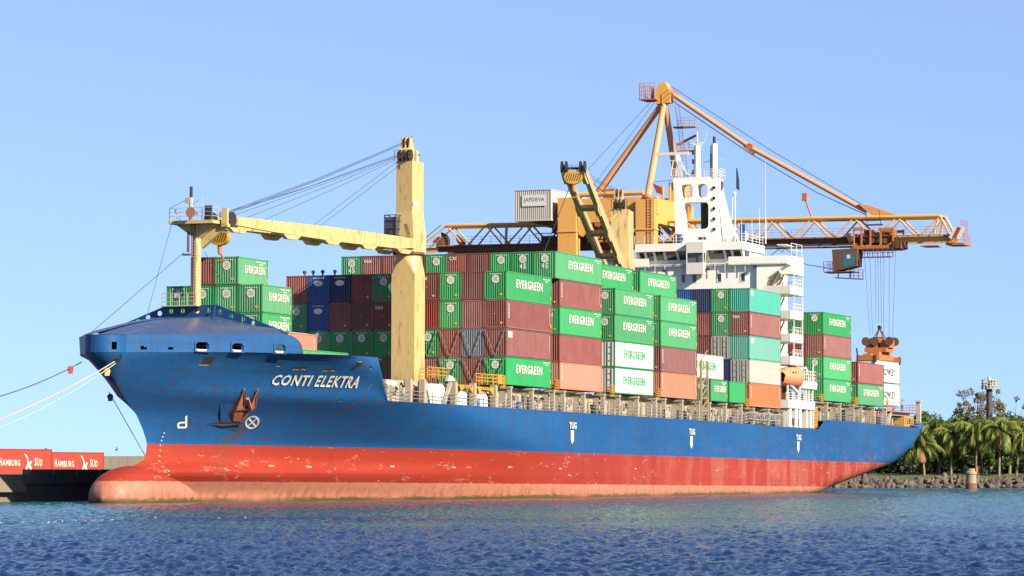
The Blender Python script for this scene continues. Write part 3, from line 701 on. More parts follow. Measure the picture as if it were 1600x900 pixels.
for pts in ([(-43.6, VC + .9, 10.9), (-62, VC, 2.7)], [(-44, VC + 2.0, 13.5), (-46, VC + 3.4, 5.0)], [(-43.4, VC + .35, 15.9), (-44.1, VC + 2.2, 14.9)], [(-42.5, VC - .6, 11), (-41.5, VC - 2, 8)]): m.path(pts, .025, 5)
SHIP.part('mast_stay', m, wire, FM)

# ------------------------------------------------------------------ deck cranes
def deck_crane(cs, cv, head, name_no, fy, w1=.92, xb=-1.5):
    """pedestal + slewing tower + twin-beam jib resting towards head=(s,v,z)"""
    m = MB(); h = 1.28
    m.box((cs - h, cv - h, -2.4), (cs + h, cv + h, 11.2))
    cr = [(h, h), (-h, h), (-h, -h), (h, -h)]; z1 = 12.9; r1 = 1.33
    m2 = MB()
    for e in range(4):
        a0 = math.pi / 4 + e * math.pi / 2; p, q = cr[e], cr[(e + 1) % 4]; am = a0 + math.pi / 4
        top = (cs + r1 * math.cos(am), cv + r1 * math.sin(am), z1)
        m.add([(cs + p[0], cv + p[1], 11.2), (cs + q[0], cv + q[1], 11.2), top], [(0, 1, 2)])
        fan = [(cs + r1 * math.cos(am - math.pi / 2 + math.pi / 2 * k / 8), cv + r1 * math.sin(am - math.pi / 2 + math.pi / 2 * k / 8), z1) for k in range(9)]
        m.add([(cs + p[0], cv + p[1], 11.2)] + fan, [(0, k + 1, k + 2) for k in range(8)])
    m.lathe((cs, cv, 12.9), [(1.33, 0), (1.33, .35)], 24)
    ped = SHIP.part('crane_pedestal', m, crane_y)
    m = MB(); m.lathe((cs, cv, 13.25), [(1.62, 0), (1.62, .22)], 24); SHIP.part('slewing_ring', m, rusty, ped)
    P = Vector((cs, cv, 13.5)); d = Vector(head) - P; yaw = math.atan2(d.y, d.x); T = Matrix.Translation((cs, cv, 0)) @ Matrix.Rotation(yaw, 4, 'Z')
    def X(mb_):
        mb_.v = [tuple(T @ Vector(p)) for p in mb_.v]; return mb_
    # tower (local +x points along the jib)
    m = MB(); w0 = 1.25 if w1 < 1 else 1.3
    m.add([(1.3, -w0, 13.47), (1.3, w0, 13.47), (xb, w0, 13.47), (xb, -w0, 13.47), (1.3, -w0, 15.2), (1.3, w0, 15.2), (xb, w0, 15.2), (xb, -w0, 15.2)],
          [(0, 1, 2, 3), (0, 1, 5, 4), (1, 2, 6, 5), (2, 3, 7, 6), (3, 0, 4, 7)])
    m.add([(1.3, -w0, 15.2), (1.3, w0, 15.2), (xb, w0, 15.2), (xb, -w0, 15.2), (1.0, -w1, 17.6), (1.0, w1, 17.6), (xb, w1, 17.6), (xb, -w1, 17.6)], [(0, 1, 5, 4), (1, 2, 6, 5), (2, 3, 7, 6), (3, 0, 4, 7)])
    m.add([(1.0, -w1, 17.6), (1.0, w1, 17.6), (xb, w1, 17.6), (xb, -w1, 17.6), (1.0, -w1, 22.75), (1.0, w1, 22.75), (xb, w1, 22.75), (xb, -w1, 22.75)], [(0, 1, 5, 4), (1, 2, 6, 5), (2, 3, 7, 6), (3, 0, 4, 7), (4, 5, 6, 7)])
    tw = SHIP.part('crane_tower', X(m), crane_y)
    # top sheaves and cheek plates
    m = MB()
    for y in (-.75, -.3, .15): m.prism([(1.1, y, 22.75), (-.6, y, 22.75), (-.7, y, 24.0), (-.2, y, 25.2), (.3, y, 25.3), (.4, y, 24.2), (1.2, y, 23.9)], (0, 0, 0), (0, .13, 0))
    m.box((-1.2, -.8, 22.75), (-.7, .5, 24.0)); SHIP.split('sheave_cheek', X(m), crane_y, tw)
    m = MB()
    for y in (-.55, -.08, .4): m.lathe((.8, y, 23.35), [(.6, 0), (.6, .22)], 16, 'y')
    m.lathe((-.1, -.5, 24.8), [(.5, 0), (.5, .2)], 16, 'y'); m.lathe((-.1, .0, 24.8), [(.5, 0), (.5, .2)], 16, 'y'); SHIP.split('sheave', X(m), black, tw)
    m = MB(); m.rail([(1.0, .9, 22.75), (1.5, .9, 22.75), (1.5, -.9, 22.75)], 1.1, .025, .8, 2); m.rail([(-1.4, -.9, 22.75), (-.2, -.9, 22.75)], 1.1, .025, .6, 2); m.bar((.2, -.9, 24), (.2, .5, 25.4), .05); m.box((-1.6, -.5, 23.5), (-.9, .5, 23.6)); SHIP.part('top_rail', X(m), rusty, tw)
    # cab on the starboard front corner
    m = MB(); y0 = -1.75
    m.box((1.05, y0 + .2, 14.6), (2.15, y0 + 1.35, 17.0)); cabo = SHIP.part('operator_cab', X(m), plain('cab_dark_glass', (.05, .06, .06), .12))
    m = MB()
    for x in (1.0, 2.2):
        for y in (y0 + .15, y0 + 1.4): m.bar((x, y, 14.4), (x, y, 17.2), .09)
    for z in (14.4, 15.1, 15.8, 16.6, 17.2):
        for a, c_ in (((1.0, y0 + .15), (2.2, y0 + .15)), ((2.2, y0 + .15), (2.2, y0 + 1.4)), ((1.0, y0 + 1.4), (2.2, y0 + 1.4))): m.bar((*a, z), (*c_, z), .07)
    m.box((2.21, y0 + .5, 15.0), (2.24, y0 + .75, 15.7)); SHIP.part('cab_frame', X(m), black, cabo)
    m = MB()
    for k in range(30): m.bar((1.31, .5, 13.6 + k * .1), (1.31, .9, 13.6 + k * .1), .03)
    m.rail([(1.4, -1.2, 13.9), (1.4, 1.2, 13.9)], .9, .02, .8, 2); SHIP.part('tower_ladder', X(m), crane_y, tw)
    # jib
    m = MB(); Hl = T.inverted() @ Vector(head); piv = Vector((1.2, 0, 14.2)); dd = Hl - piv; Ln = dd.length; u = dd.normalized(); up = Vector((-u.z, 0, u.x))
    for y in (-1.05, 1.05):
        secs = [(0, .55, .35), (3, .62, .62), (Ln * .45, .66, .70), (Ln * .8, .5, .55), (Ln, .40, .35)]
        P_ = []
        for t, a, c_ in secs:
            o = piv + u * t; P_.append([o + up * a + Vector((0, y - .24, 0)), o + up * a + Vector((0, y + .24, 0)), o - up * c_ + Vector((0, y + .24, 0)), o - up * c_ + Vector((0, y - .24, 0))])
        vs = [p for r in P_ for p in r]; fs = [(k * 4 + i, k * 4 + (i + 1) % 4, (k + 1) * 4 + (i + 1) % 4, (k + 1) * 4 + i) for k in range(len(secs) - 1) for i in range(4)] + [(0, 1, 2, 3), (16, 17, 18, 19)]
        m.add(vs, fs)
    jb = SHIP.part('jib', X(m), crane_y)
    for t in (2.0, 9.5, 17.0, 25.0, Ln - 1.2):
        m = MB()
        o = piv + u * t - up * .35
        m.bar(o - Vector((0, .85, 0)), o + Vector((0, .85, 0)), 1.0, .42, up=tuple(up))
        for y in (-1.05, 1.05):
            a = piv + u * (t - 1.7) - up * .62; c_ = piv + u * (t + 1.7) - up * .62
            m.prism([a + Vector((0, y - .22, 0)), c_ + Vector((0, y - .22, 0)), c_ - u * .8 - up * .42 + Vector((0, y - .22, 0)), a + u * .8 - up * .42 + Vector((0, y - .22, 0))], (0, 0, 0), (0, .44, 0))
        SHIP.part('jib_crossbeam', X(m), crane_y, jb)
    m = MB(); o = piv + u * Ln
    for y in (-1.25, -.78, .78, 1.25): m.lathe((o.x, o.y + y - .12, o.z + .12), [(.68, 0), (.68, .2)], 16, 'y')
    m.bar(o - Vector((0, 1.2, 0)), o + Vector((0, 1.2, 0)), .25); SHIP.part('jib_sheave', X(m), black, jb)
    # wire ropes
    m = MB(); th = Vector((.9, 0, 23.5)); t2 = Vector((-.1, 0, 24.9)); 
    for y, a, k in ((-.6, t2, 1), (-.2, t2, 1), (.2, t2, 1), (-.9, th, 1), (-.35, th, .99), (0, th, .96), (.35, th, .90), (.7, th, .82)):
        e = piv + u * Ln * k + Vector((0, y, .45)); p0 = a + Vector((0, y * .7, 0)); mid = (p0 + e) / 2 - Vector((0, 0, .25 if k == 1 else .1))
        m.path([p0, mid, e], .022, 4)
    for y in (-.5, .4): m.path([th + Vector((0, y, -.5)), piv + u * Ln * .5 + Vector((0, y, .7))], .025, 4)
    SHIP.part('wire_rope', X(m), wire, jb)
    # hook block
    m = MB(); hb_ = o - Vector((-.1, 0, fy)); k8 = 16
    R8 = [(1.02 * math.cos(2 * math.pi * i / k8), .72 * math.sin(2 * math.pi * i / k8)) for i in range(k8)]
    m.prism([hb_ + Vector((-.3, y, z)) for y, z in R8], (0, 0, 0), (.6, 0, 0)); hk = SHIP.part('hook_block', X(m), yellow)
    m = MB()
    for k in range(-3, 4):
        y = k * .25
        m.add([hb_ + Vector((.305, y - .2, -.42)), hb_ + Vector((.305, y - .1, -.42)), hb_ + Vector((.305, y + .2 * (1 if k > 0 else 1), .42)), hb_ + Vector((.305, y + .1, .42))], [(0, 1, 2, 3)])
    SHIP.part('hook_block_stripe', X(m), black, hk)
    m = MB(); m.tube(hb_ - Vector((0, 0, .7)), hb_ - Vector((0, 0, 1.5)), .22, .18, 10)
    for i in range(9):
        a0, a1 = math.pi * (1.5 - 1.35 * i / 9), math.pi * (1.5 - 1.35 * (i + 1) / 9)
    prev = hb_ - Vector((0, 0, 1.5))
    for i in range(1, 10):
        a = math.pi / 2 - i * .42; q = hb_ - Vector((0, 0, 1.85)) + Vector((0, .36 * math.cos(a), .36 * math.sin(a))); m.tube(prev, q, .11, .1, 6); prev = q
    SHIP.part('hook', X(m), rustyo, hk)
    m = MB()
    for y in (-.5, .5): m.tube(o + Vector((.2, y, 0)), hb_ + Vector((0, y, .4)), .03, .03, 5)
    SHIP.part('hook_fall', X(m), wire, hk)
    return T
deck_crane(-2.85, 9.65, (-40.2, 11.6, 13.95), 1, 1.55)
# the crane number and a plate on the first tower
m = MB(); put_text(m, '1', (-2.4, 8.70, 16.6), (1, 0, 0), (0, 0, 1), .35, 1.0, .03); SHIP.part('crane_number', m, letterk)
m = MB(); m.add([(-3.9, 8.70, 18.2), (-1.5, 8.70, 18.2), (-1.5, 8.70, 18.6), (-3.9, 8.70, 18.6)], [(0, 1, 2, 3)]); SHIP.part('crane_plate', m, letterw)
deck_crane(59.6, 10.4, (24.6, 2.5, 24.3), 2, 1.0, 1.05, -3.4)
m = MB(); m.path([(24.6, 2.5, 23.4), (27, 3.0, 19), (31.5, 4.6, 14.6)], .04, 5); m.path([(24.6, 2.5, 23.4), (23.2, 5.6, 14.6)], .04, 5); SHIP.part('rigging_sling', m, wire)

# ------------------------------------------------------------------ superstructure
HV0, HV1 = 3.5, 21.7
def rwin(mb, s, v, z, w, h):     # dark pane flush in front face
    mb.add([(s, v - w / 2, z - h / 2), (s, v + w / 2, z - h / 2), (s, v + w / 2, z + h / 2), (s, v - w / 2, z + h / 2)], [(0, 1, 2, 3)])
m = MB()
m.box((90, HV0 + .004, -2.4), (102, HV1, 12.9))
# side wall of the upper storeys carries a large recess
m.box((90, HV0, 12.9), (91.4, HV1, 18.0)); m.box((91.4, HV0 + 2.4, 12.9), (102, HV1, 18.0)); m.box((91.4, HV0, 17.0), (102, HV0 + 2.4, 18.0)); m.box((100.5, HV0, 12.9), (102, HV0 + 2.4, 17.0)); m.box((91.4, HV0, 12.9), (100.5, HV0 + .2, 14.1))
m.bar((92.0, HV0 + .25, 14.0), (98.5, HV0 + .25, 17.2), .3, .75)
HOUSE = SHIP.part('superstructure', m, house)
for v in (13.45, 11.95, 8.6, 5.45, 17.2):
    m = MB()
    for dy in (-.3, .3): m.bar((89.98, v + dy, 15.9), (89.98, v + dy, 17.0), .07)
    for dz in (-.55, .55): m.bar((89.98, v - .3, 16.45 + dz), (89.98, v + .3, 16.45 + dz), .07)
    wf = SHIP.part('window', m, house); m = MB(); rwin(m, 89.985, v, 16.45, .5, 1.0); SHIP.part('pane', m, glass, wf)
# bridge deck, wheelhouse, wings
m = MB()
m.box((89.6, HV0, 18.0), (102, HV1, 18.22))
m.box((89.4, -.6, 17.95), (89.55, 7.2, 19.05)); m.box((89.4, 18.0, 17.95), (89.55, 25.8, 19.05)); m.box((89.4, -.6, 17.95), (93.6, 7.2, 18.1)); m.box((89.4, 18, 17.95), (93.6, 25.8, 18.1))
m.prism([(89.6, -.55, 17.95), (89.6, 3.5, 17.95), (89.6, 3.5, 14.6), (89.6, 2.2, 16.2)], (0, 0, 0), (3.6, 0, 0))
m.prism([(91.3, -.62, 16.8), (91.3, 1.2, 16.8), (91.3, 1.2, 19.1), (91.3, -.62, 19.1)], (0, 0, 0), (4.7, 0, 0))
m.box((93.2, .4, 19.1), (95.2, 1.2, 19.12))
m.bar((90.2, .6, 17.2), (93.0, 2.8, 15.3), .25, .5)
wing = SHIP.part('bridge_wing', m, house, HOUSE)
m = MB()
fz0, fz1 = 18.22, 20.9
m.prism([(90.3, 6.3, fz0), (90.3, 18.9, fz0), (89.75, 18.9, 19.9), (89.75, 18.9, fz1), (89.75, 6.3, fz1), (89.75, 6.3, 19.9)], (0, 0, 0), (0, 0, 0)) if False else None
m.box((90.6, 5.2, fz0), (98.0, 20.0, 18.75))
m.add([(90.6, 5.6, 18.75), (90.6, 19.6, 18.75), (89.7, 19.6, 19.95), (89.7, 5.6, 19.95), (98, 5.6, 18.75), (98, 19.6, 18.75), (98, 19.6, 19.95), (98, 5.6, 19.95)], [(0, 3, 7, 4), (1, 2, 6, 5), (4, 5, 6, 7)])
m.box((89.55, 5.3, 19.95), (98.2, 19.9, 20.95))
# window pillars along the front
edges = [5.6, 7.9, 10.25, 12.7, 14.3, 16.0, 17.4, 18.6, 19.6]
for v in edges + [6.9]: m.add([(90.62, v - .16, 18.7), (90.62, v + .16, 18.7), (89.66, v + .16, 19.98), (89.66, v - .16, 19.98), (90.8, v - .16, 18.7), (90.8, v + .16, 18.7), (89.85, v + .16, 19.98), (89.85, v - .16, 19.98)], [(0, 1, 2, 3), (0, 4, 7, 3), (1, 5, 6, 2), (4, 5, 6, 7)])
m.add([(90.65, 5.6, 18.7), (90.65, 19.6, 18.7), (90.58, 19.6, 18.86), (90.58, 5.6, 18.86)], [(0, 1, 2, 3)])
wh = SHIP.part('wheelhouse', m, house)
m = MB(); m.add([(90.7, 5.62, 18.7), (90.7, 19.58, 18.7), (89.8, 19.58, 19.96), (89.8, 5.62, 19.96)], [(0, 1, 2, 3)])
m.add([(91.2, 5.55, 18.9), (92.6, 5.55, 18.9), (92.6, 5.5, 19.85), (91.0, 5.5, 19.85)], [(0, 1, 2, 3)]); SHIP.part('bridge_window', m, glass)
m = MB()
for v in (6.6, 9.0, 11.0, 13.4, 15.1, 16.7, 18.0): m.bar((89.62, v - .2, 19.9), (90.0, v + .15, 19.3), .035)
SHIP.part('wiper', m, steel)
m = MB(); m.box((88.7, 10.3, 19.6), (89.7, 12.62, 21.0)); m.box((88.7, 10.3, 16.9), (89.72, 12.62, 18.35)); m.box((88.7, 10.3, 18.35), (88.78, 10.42, 19.6)); m.box((88.7, 12.5, 18.35), (88.78, 12.62, 19.6)); m.box((89.6, 10.3, 18.35), (89.7, 10.42, 19.6))
SHIP.part('centre_lookout', m, white)
m = MB(); m.box((89.1, 10.42, 18.35), (89.2, 12.5, 19.6)); SHIP.part('lookout_window', m, plain('lookout_glass', (.10, .10, .09), .15))
m = MB(); m.rail([(89.7, 20, 20.95), (89.7, 5.4, 20.95), (97.8, 5.4, 20.95)], 1.05, .03, 1.3, 2); m.rail([(89.5, 18.5, 17.1), (89.5, 5, 17.1)], 1.15, .03, 1.4, 0)
m.rail([(91.4, -.5, 19.1), (95.8, -.5, 19.1)], 1.6, .04, 2.2, 1); m.bar((92.0, 1, 20.6), (96, 1.3, 20.6), 1.2, .12)
m.rail([(89.5, 5.4, 19.1), (89.5, 2.2, 19.1)], .6, .02, 1.0, 1)
SHIP.part('bridge_railing', m, white, HOUSE)
m = MB()
for v, z in ((15.8, 17.3), (9.9, 17.4), (3.6, 17.6)): m.box((89.2, v - .2, z), (89.5, v + .25, z + .3))
SHIP.split('floodlight', m, black)
m = MB(); m.lathe((90.2, 14.1, 21.0), [(.35, 0), (.3, .9), (.45, 1.0), (.45, 1.15)], 10); SHIP.part('blue_searchlight_cover', m, bluec, HOUSE)
# balconies on the port side
for i, zf in enumerate((5.4, 8.25, 11.2, 14.3)):
    m = MB(); m.box((90.4, -.6, zf - .12), (96, 3.5, zf)); m.box((90.4, -.6, zf - .12), (96, -.5, zf + 1.0)); m.box((90.4, -.6, zf - .12), (90.5, 3.5, zf + 1.0)); m.box((95.9, -.6, zf - .1), (96, 1.6, zf + .2))
    bl = SHIP.part('balcony', m, white)
    m = MB(); m.rail([(92, -.5, zf + 1.0), (95.95, -.5, zf + 1.0)], .9, .035, .75, 1); m.rail([(95.95, -.5, zf + .2), (95.95, 3.4, zf + .2)], 1.5, .035, .7, 2); SHIP.part('balcony_railing', m, white, bl)
    m = MB(); z1 = zf + 2.85
    m.bar((91.2, 1.6, zf), (95.0, 1.6, z1), .09, .3); m.bar((91.2, 2.4, zf), (95.0, 2.4, z1), .09, .3)
    for k in range(9): m.bar((91.3 + k * .42, 1.6, zf + .2 + k * .31), (91.3 + k * .42, 2.4, zf + .2 + k * .31), .22, .05)
    m.bar((91.2, 1.6, zf + .9), (95.0, 1.6, z1 + .9), .05); SHIP.part('stair', m, paint('stair_cream', (.75, .66, .42), rust=.4), bl)
m = MB()
for z0, z1 in ((2.6, 16.9),): m.bar((95.9, -.5, z0), (95.9, -.5, z1), .16); m.bar((92.4, -.5, 5.4), (92.4, -.5, 17), .12); m.bar((95.9, 2.9, 5.4), (95.9, 2.9, 17), .16)
SHIP.part('balcony_column', m, white, HOUSE)
# boat deck and gear below
m = MB(); m.box((95.6, -.62, 2.5), (101.5, 2.5, 3.45)); m.box((89.8, -.62, -.15), (100.7, 1.5, .9)); SHIP.part('boat_deck', m, white, HOUSE)
m = MB()
for s in (90.6, 93.0, 94.6, 97.6, 99.2, 100.3): m.box((s, -.5, -2.5), (s + (.9 if s < 95 else .35), .2, -.15))
for s in (90.4, 95.4, 97.8, 99.0, 100.6): m.bar((s, -.3, .9), (s, -.3, 3.0), .2)
m.bar((90.8, -.4, 2.9), (94.2, -.4, 1.9), .3); m.bar((94.2, -.4, 1.9), (94.4, -.4, .9), .3); m.bar((96.2, .2, 3.45), (96.6, .2, 5.0), .25); m.bar((96.6, .2, 5.0), (98.2, -.2, 5.2), .25); m.bar((98.2, -.2, 5.2), (99.0, -.3, 3.45), .25)
m.bar((100.9, -.3, 3.4), (101.0, -.3, 5.6), .12)
SHIP.part('davit', m, white, HOUSE)
m = MB(); m.rail([(96.5, -.55, 3.45), (101.4, -.55, 3.45), (101.4, 2.4, 3.45)], 1.3, .035, .8, 2); m.rail([(89.8, -.3, .9), (100.6, -.3, .9)], .9, .03, 1.2, 2); SHIP.part('boat_deck_railing', m, white, HOUSE)
m = MB(); m.rail([(101.0, -.3, ztop(101)), (102.6, -.3, ztop(102.6))], 2.6, .06, .6, 5); m.bar((101.0, .6, -2.4), (103.8, .6, .9), .1, .35); SHIP.part('side_ladder', m, yellow, HOUSE)
m = MB(); m.box((89.9, .6, -2.5), (101, 3.4, -.2)); SHIP.part('lower_house', m, cream, HOUSE)
m = MB()
for s, v, z in ((93.9, -.52, -2.3), (92.2, -.52, -2.3), (96.6, .4, 1.2), (99.4, .6, 1.1), (98.1, .5, -2.2)): m.box((s, v, z), (s + .3, v + .3, z + .9))
SHIP.part('fire_hose_box', m, redc, HOUSE)
m = MB()
for s, v, z, h in ((91.9, .3, 1.0, 1.6), (93.4, .4, .95, 1.2), (97.2, .5, 3.5, 1.2), (96.3, .3, -2.3, 1.9)): m.box((s, v, z), (s + .8, v + .6, z + h))
SHIP.part('boat_winch', m, rusty, HOUSE)
# open-fronted casing / radar mast
def punched(mb, s, poly, holes, dp):
    """plate in the v-z plane with rounded rectangular holes; poly = trapezoid (v0b,v1b,z0,v0t,v1t,z1)"""
    v0b, v1b, z0, v0t, v1t, z1 = poly
    zs = sorted({z0, z1} | {h[2] for h in holes} | {h[3] for h in holes})
    def ed(z): t = (z - z0) / (z1 - z0); return v0b + (v0t - v0b) * t, v1b + (v1t - v1b) * t
    for a, c_ in zip(zs[:-1], zs[1:]):
        hs_ = sorted([h for h in holes if h[2] <= a + 1e-6 and h[3] >= c_ - 1e-6]); cur = None
        L0, R0 = ed(a); L1, R1 = ed(c_); pl, ph = L0, L1
        for h in hs_ + [None]:
            nl, nh = (h[0], h[0]) if h else (R0, R1)
            mb.prism([(s, pl, a), (s, nl, a), (s, nh, c_), (s, ph, c_)], (0, 0, 0), (dp, 0, 0))
            if h: pl = ph = h[1]
    for h in holes:      # rounded corners
        r = .55
        for cx_, cz_, sx, sz in ((h[0], h[2], 1, 1), (h[1], h[2], -1, 1), (h[1], h[3], -1, -1), (h[0], h[3], 1, -1)):
            o = (cx_ + sx * r, cz_ + sz * r); P = [(s + .002, cx_, cz_)]
            for k in range(7):
                a = math.pi / 2 * k / 6; P.append((s + .002, o[0] - sx * r * math.cos(a), o[1] - sz * r * math.sin(a)))
            mb.prism(P, (0, 0, 0), (dp - .004, 0, 0))
m = MB()
hl = [(14.65, 16.35, 27.4, 29.15), (12.65, 14.1, 27.4, 29.15), (12.55, 15.95, 23.3, 26.8)]
punched(m, 97.0, (11.2, 17.0, 20.95, 12.0, 17.4, 29.85), hl, 1.5)
m.prism([(97, 11.95, 29.85), (97, 17.45, 29.85), (97, 17.45, 30.05), (97, 11.95, 30.05)], (0, 0, 0), (4.2, 0, 0))
# sloped port side wing of the casing
m.prism([(98.5, 11.25, 20.95), (101.5, 11.25, 20.95), (101.0, 12.02, 29.85), (98.5, 12.02, 29.85)], (0, 0, 0), (0, .5, 0))
m.prism([(98.6, 11.0, 20.95), (98.6, 8.9, 20.95), (98.6, 10.6, 24.5), (98.6, 11.9, 29.6), (98.6, 12.0, 29.6)], (0, 0, 0), (1.6, 0, 0))
CAS = SHIP.part('funnel_casing', m, house)
m = MB()
for k in range(5):
    m.lathe((96.85, 11.75 - .0 * k, 28.6 - k * 1.35), [(.22, 0), (.22, .16)], 10, 'x')
m.box((96.97, 12.7 + .2, 21.9), (96.995, 13.9, 22.3)); m.box((96.97, 16.0, 21.8), (96.995, 16.6, 22.3))
SHIP.part('casing_lamp', m, black)
m = MB(); m.tube((102.5, 14.6, 20.9), (102.0, 14.6, 27.2), .85, .75, 14); m.tube((102.5, 12.9, 20.9), (102.2, 12.9, 24.4), .5, .5, 12); m.box((99.5, 12.6, 20.9), (101, 14.2, 22.8)); SHIP.part('exhaust_pipe', m, plain('soot_black', (.03, .022, .02), .6))
m = MB()
for v in (12.9, 14.6): m.tube((102.0, v, 20.9), (102.0, v, 24.2), .62, .62, 12)
SHIP.part('exhaust_lagging', m, rusty)
m = MB(); m.rail([(97.0, 17.4, 30.05), (97.0, 12.0, 30.05), (101, 12.0, 30.05)], 1.05, .025, 1.0, 2); m.rail([(101, 12.0, 30.05), (101, 17.4, 30.05)], 1.05, .025, 1.0, 2)
m.bar((97, 12, 30.1), (97.0, 10.9, 29.3), .12); m.rail([(97, 11, 29.9), (99, 11, 29.9)], 1.2, .03, .8, 2); SHIP.part('casing_railing', m, white)
m = MB()
for a, c_ in (((97.6, 18.2, 29), (97.6, 17.6, 32.4)), ((97.6, 16.2, 30), (97.6, 17.2, 32.4)), ((99.4, 18.2, 29), (99.2, 17.6, 32.4)), ((99.2, 16, 30), (99, 17.0, 32.4)), ((97.6, 15.0, 30), (97.6, 16.9, 32.0))): m.bar(a, c_, .12)
for z in (30.3, 31.3, 32.4): m.bar((97.6, 18.0, z), (97.6, 16.6, z), .1)
m.lathe((98.2, 17.3, 32.3), [(.45, 0), (.45, .8), (.3, .9)], 12); RM = SHIP.part('radar_mast', m, white)
m = MB(); m.cbox((98.2, 17.9, 33.35), (.35, 4.4, .42)); SHIP.part('radar_scanner', m, white, RM)
m = MB(); m.tube((99.3, 14.9, 30.0), (99.3, 14.9, 34.4), .5, .42, 12); m.prism([(99.3, 15.9, 34.9), (99.3, 13.9, 34.9), (99.3, 14.4, 34.3), (99.3, 15.3, 34.3)], (0, 0, 0), (.3, 0, 0)); m.tube((99.3, 14.9, 34.9), (99.3, 14.9, 36.3), .1, .04, 6); m.bar((99.3, 15.2, 35.4), (99.3, 14.5, 35.4), .08); m.tube((99.3, 13.9, 34.9), (99.3, 13.4, 36.4), .02, .02, 4)
SHIP.part('signal_mast', m, white)
m = MB()
for z in (30.6, 32.0, 33.2): m.box((98.7, 15.25, z), (99.0, 15.42, z + .6))
SHIP.part('mast_lamp', m, black)
m = MB(); m.tube((99.3, 12.55, 30.0), (99.3, 12.55, 34.6), .42, .42, 12); m.tube((99.3, 13.0, 30.0), (99.3, 13.0, 34.3), .13, .13, 6); m.bar((99.3, 14.2, 32.2), (99.3, 11.2, 32.5), .07); SHIP.part('funnel_pipe', m, white)
m = MB(); m.tube((99.3, 12.55, 34.6), (99.3, 12.55, 35.5), .2, .2, 8); m.box((98.8, 12.75, 31.3), (99.0, 12.95, 33.3)); SHIP.part('pipe_tip', m, black)
m = MB(); m.tube((97, 8.9, 20.9), (97, 8.9, 27.5), .1, .07, 6); m.tube((97, 9.6, 20.9), (97, 9.2, 27.3), .06, .06, 6)
for k in range(12): m.bar((97, 8.9, 21.5 + k * .5), (97, 9.5, 21.5 + k * .5), .04)
m.lathe((97, 9.0, 27.4), [(.1, 0), (.3, .3), (.1, .6)], 8); m.tube((91.4, 2.9, 20.7), (91.4, 2.9, 24), .09, .07, 6); m.tube((91.4, 2.9, 24), (91.4, 2.9, 31.2), .035, .02, 5)
for v in (4.6, 5.6, 7.0): m.tube((94, v, 20.9), (94, v, 24 + (v == 4.6) * 1.5), .06, .03, 5)
SHIP.part('antenna', m, white, HOUSE)
m = MB(); m.add([(96.99, 8.75, 28.4), (96.99, 8.3, 28.1), (96.99, 8.35, 29.6), (96.99, 8.6, 31.0), (96.99, 8.75, 31.1)], [(0, 1, 2, 3, 4)]); SHIP.part('furled_flag', m, plain('flag_dark', (.03, .04, .10), .8), HOUSE)
m = MB(); m.path([(97, 17.4, 29.8), (97, 20.4, 29.6)], .03, 5); m.path([(97, 11, 30), (96.9, 10.7, 26)], .02, 4); SHIP.part('halyard', m, wire)
m = MB(); m.add([(97.0, 20.3, 29.5), (97.0, 19.0, 28.9), (97.0, 18.9, 27.9), (97.0, 19.7, 28.2)], [(0, 1, 2, 3)]); m.add([(97, 10.85, 29.6), (97, 10.5, 29.2), (97, 10.6, 28.1), (97, 10.85, 28.2)], [(0, 1, 2, 3)]); SHIP.part('signal_flag', m, plain('flag_red', (.30, .03, .05), .8))
m = MB(); m.lathe((98.2, 8.2, 21.3), [(.1, 0), (.55, .5), (.62, 1.2), (.3, 1.7), (.05, 1.8)], 14); SHIP.part('satellite_dome', m, white, HOUSE)
m = MB(); m.box((97.4, 7.7, 21), (97.44, 8.4, 23.8)); SHIP.part('rolled_awning', m, bluec, HOUSE)

# lifeboat (hangs in the davits: its own thing)
LB = Thing('lifeboat', MS, (92.8, .1, 2.6), 'orange enclosed lifeboat hanging below the white balconies of the ship', 'lifeboat')
m = MB(); rows = []
for k in range(17):
    u = k / 16; s = 88.9 + 7.8 * u; w = 1.35 * math.sin(math.pi * min(1, max(0, .06 + u * .88))) ** .45
    prof = [(0, -1.25), (.62, -1.1), (.97, -.3), (1.0, .1), (.86, .2), (.78, .75), (.45, 1.2), (0, 1.25)]
    rise = .35 * abs(2 * u - 1) ** 2.2; top = 1 - .55 * abs(2 * u - 1.1) ** 3
    full = [(-a, z) for a, z in prof] + [(a, z) for a, z in prof[::-1]]
    rows.append([(s, .1 + a * w, 3.85 + (z + rise if z < .1 else z * top + rise * .4)) for a, z in full])
m.sheet(rows); hl_ = LB.part('boat_hull', m, lb, smooth=True)
m = MB(); m.box((93.6, -.5, 4.9), (95.1, .7, 5.45)); LB.part('boat_canopy', m, lb)
m = MB()
for k in range(2): m.add([(90.6 + k * .9, -1.02, 4.25), (91.0 + k * .9, -1.02, 4.25), (91.0 + k * .9, -.98, 4.5), (90.6 + k * .9, -.98, 4.5)], [(0, 1, 2, 3)])
LB.part('boat_window', m, glass)

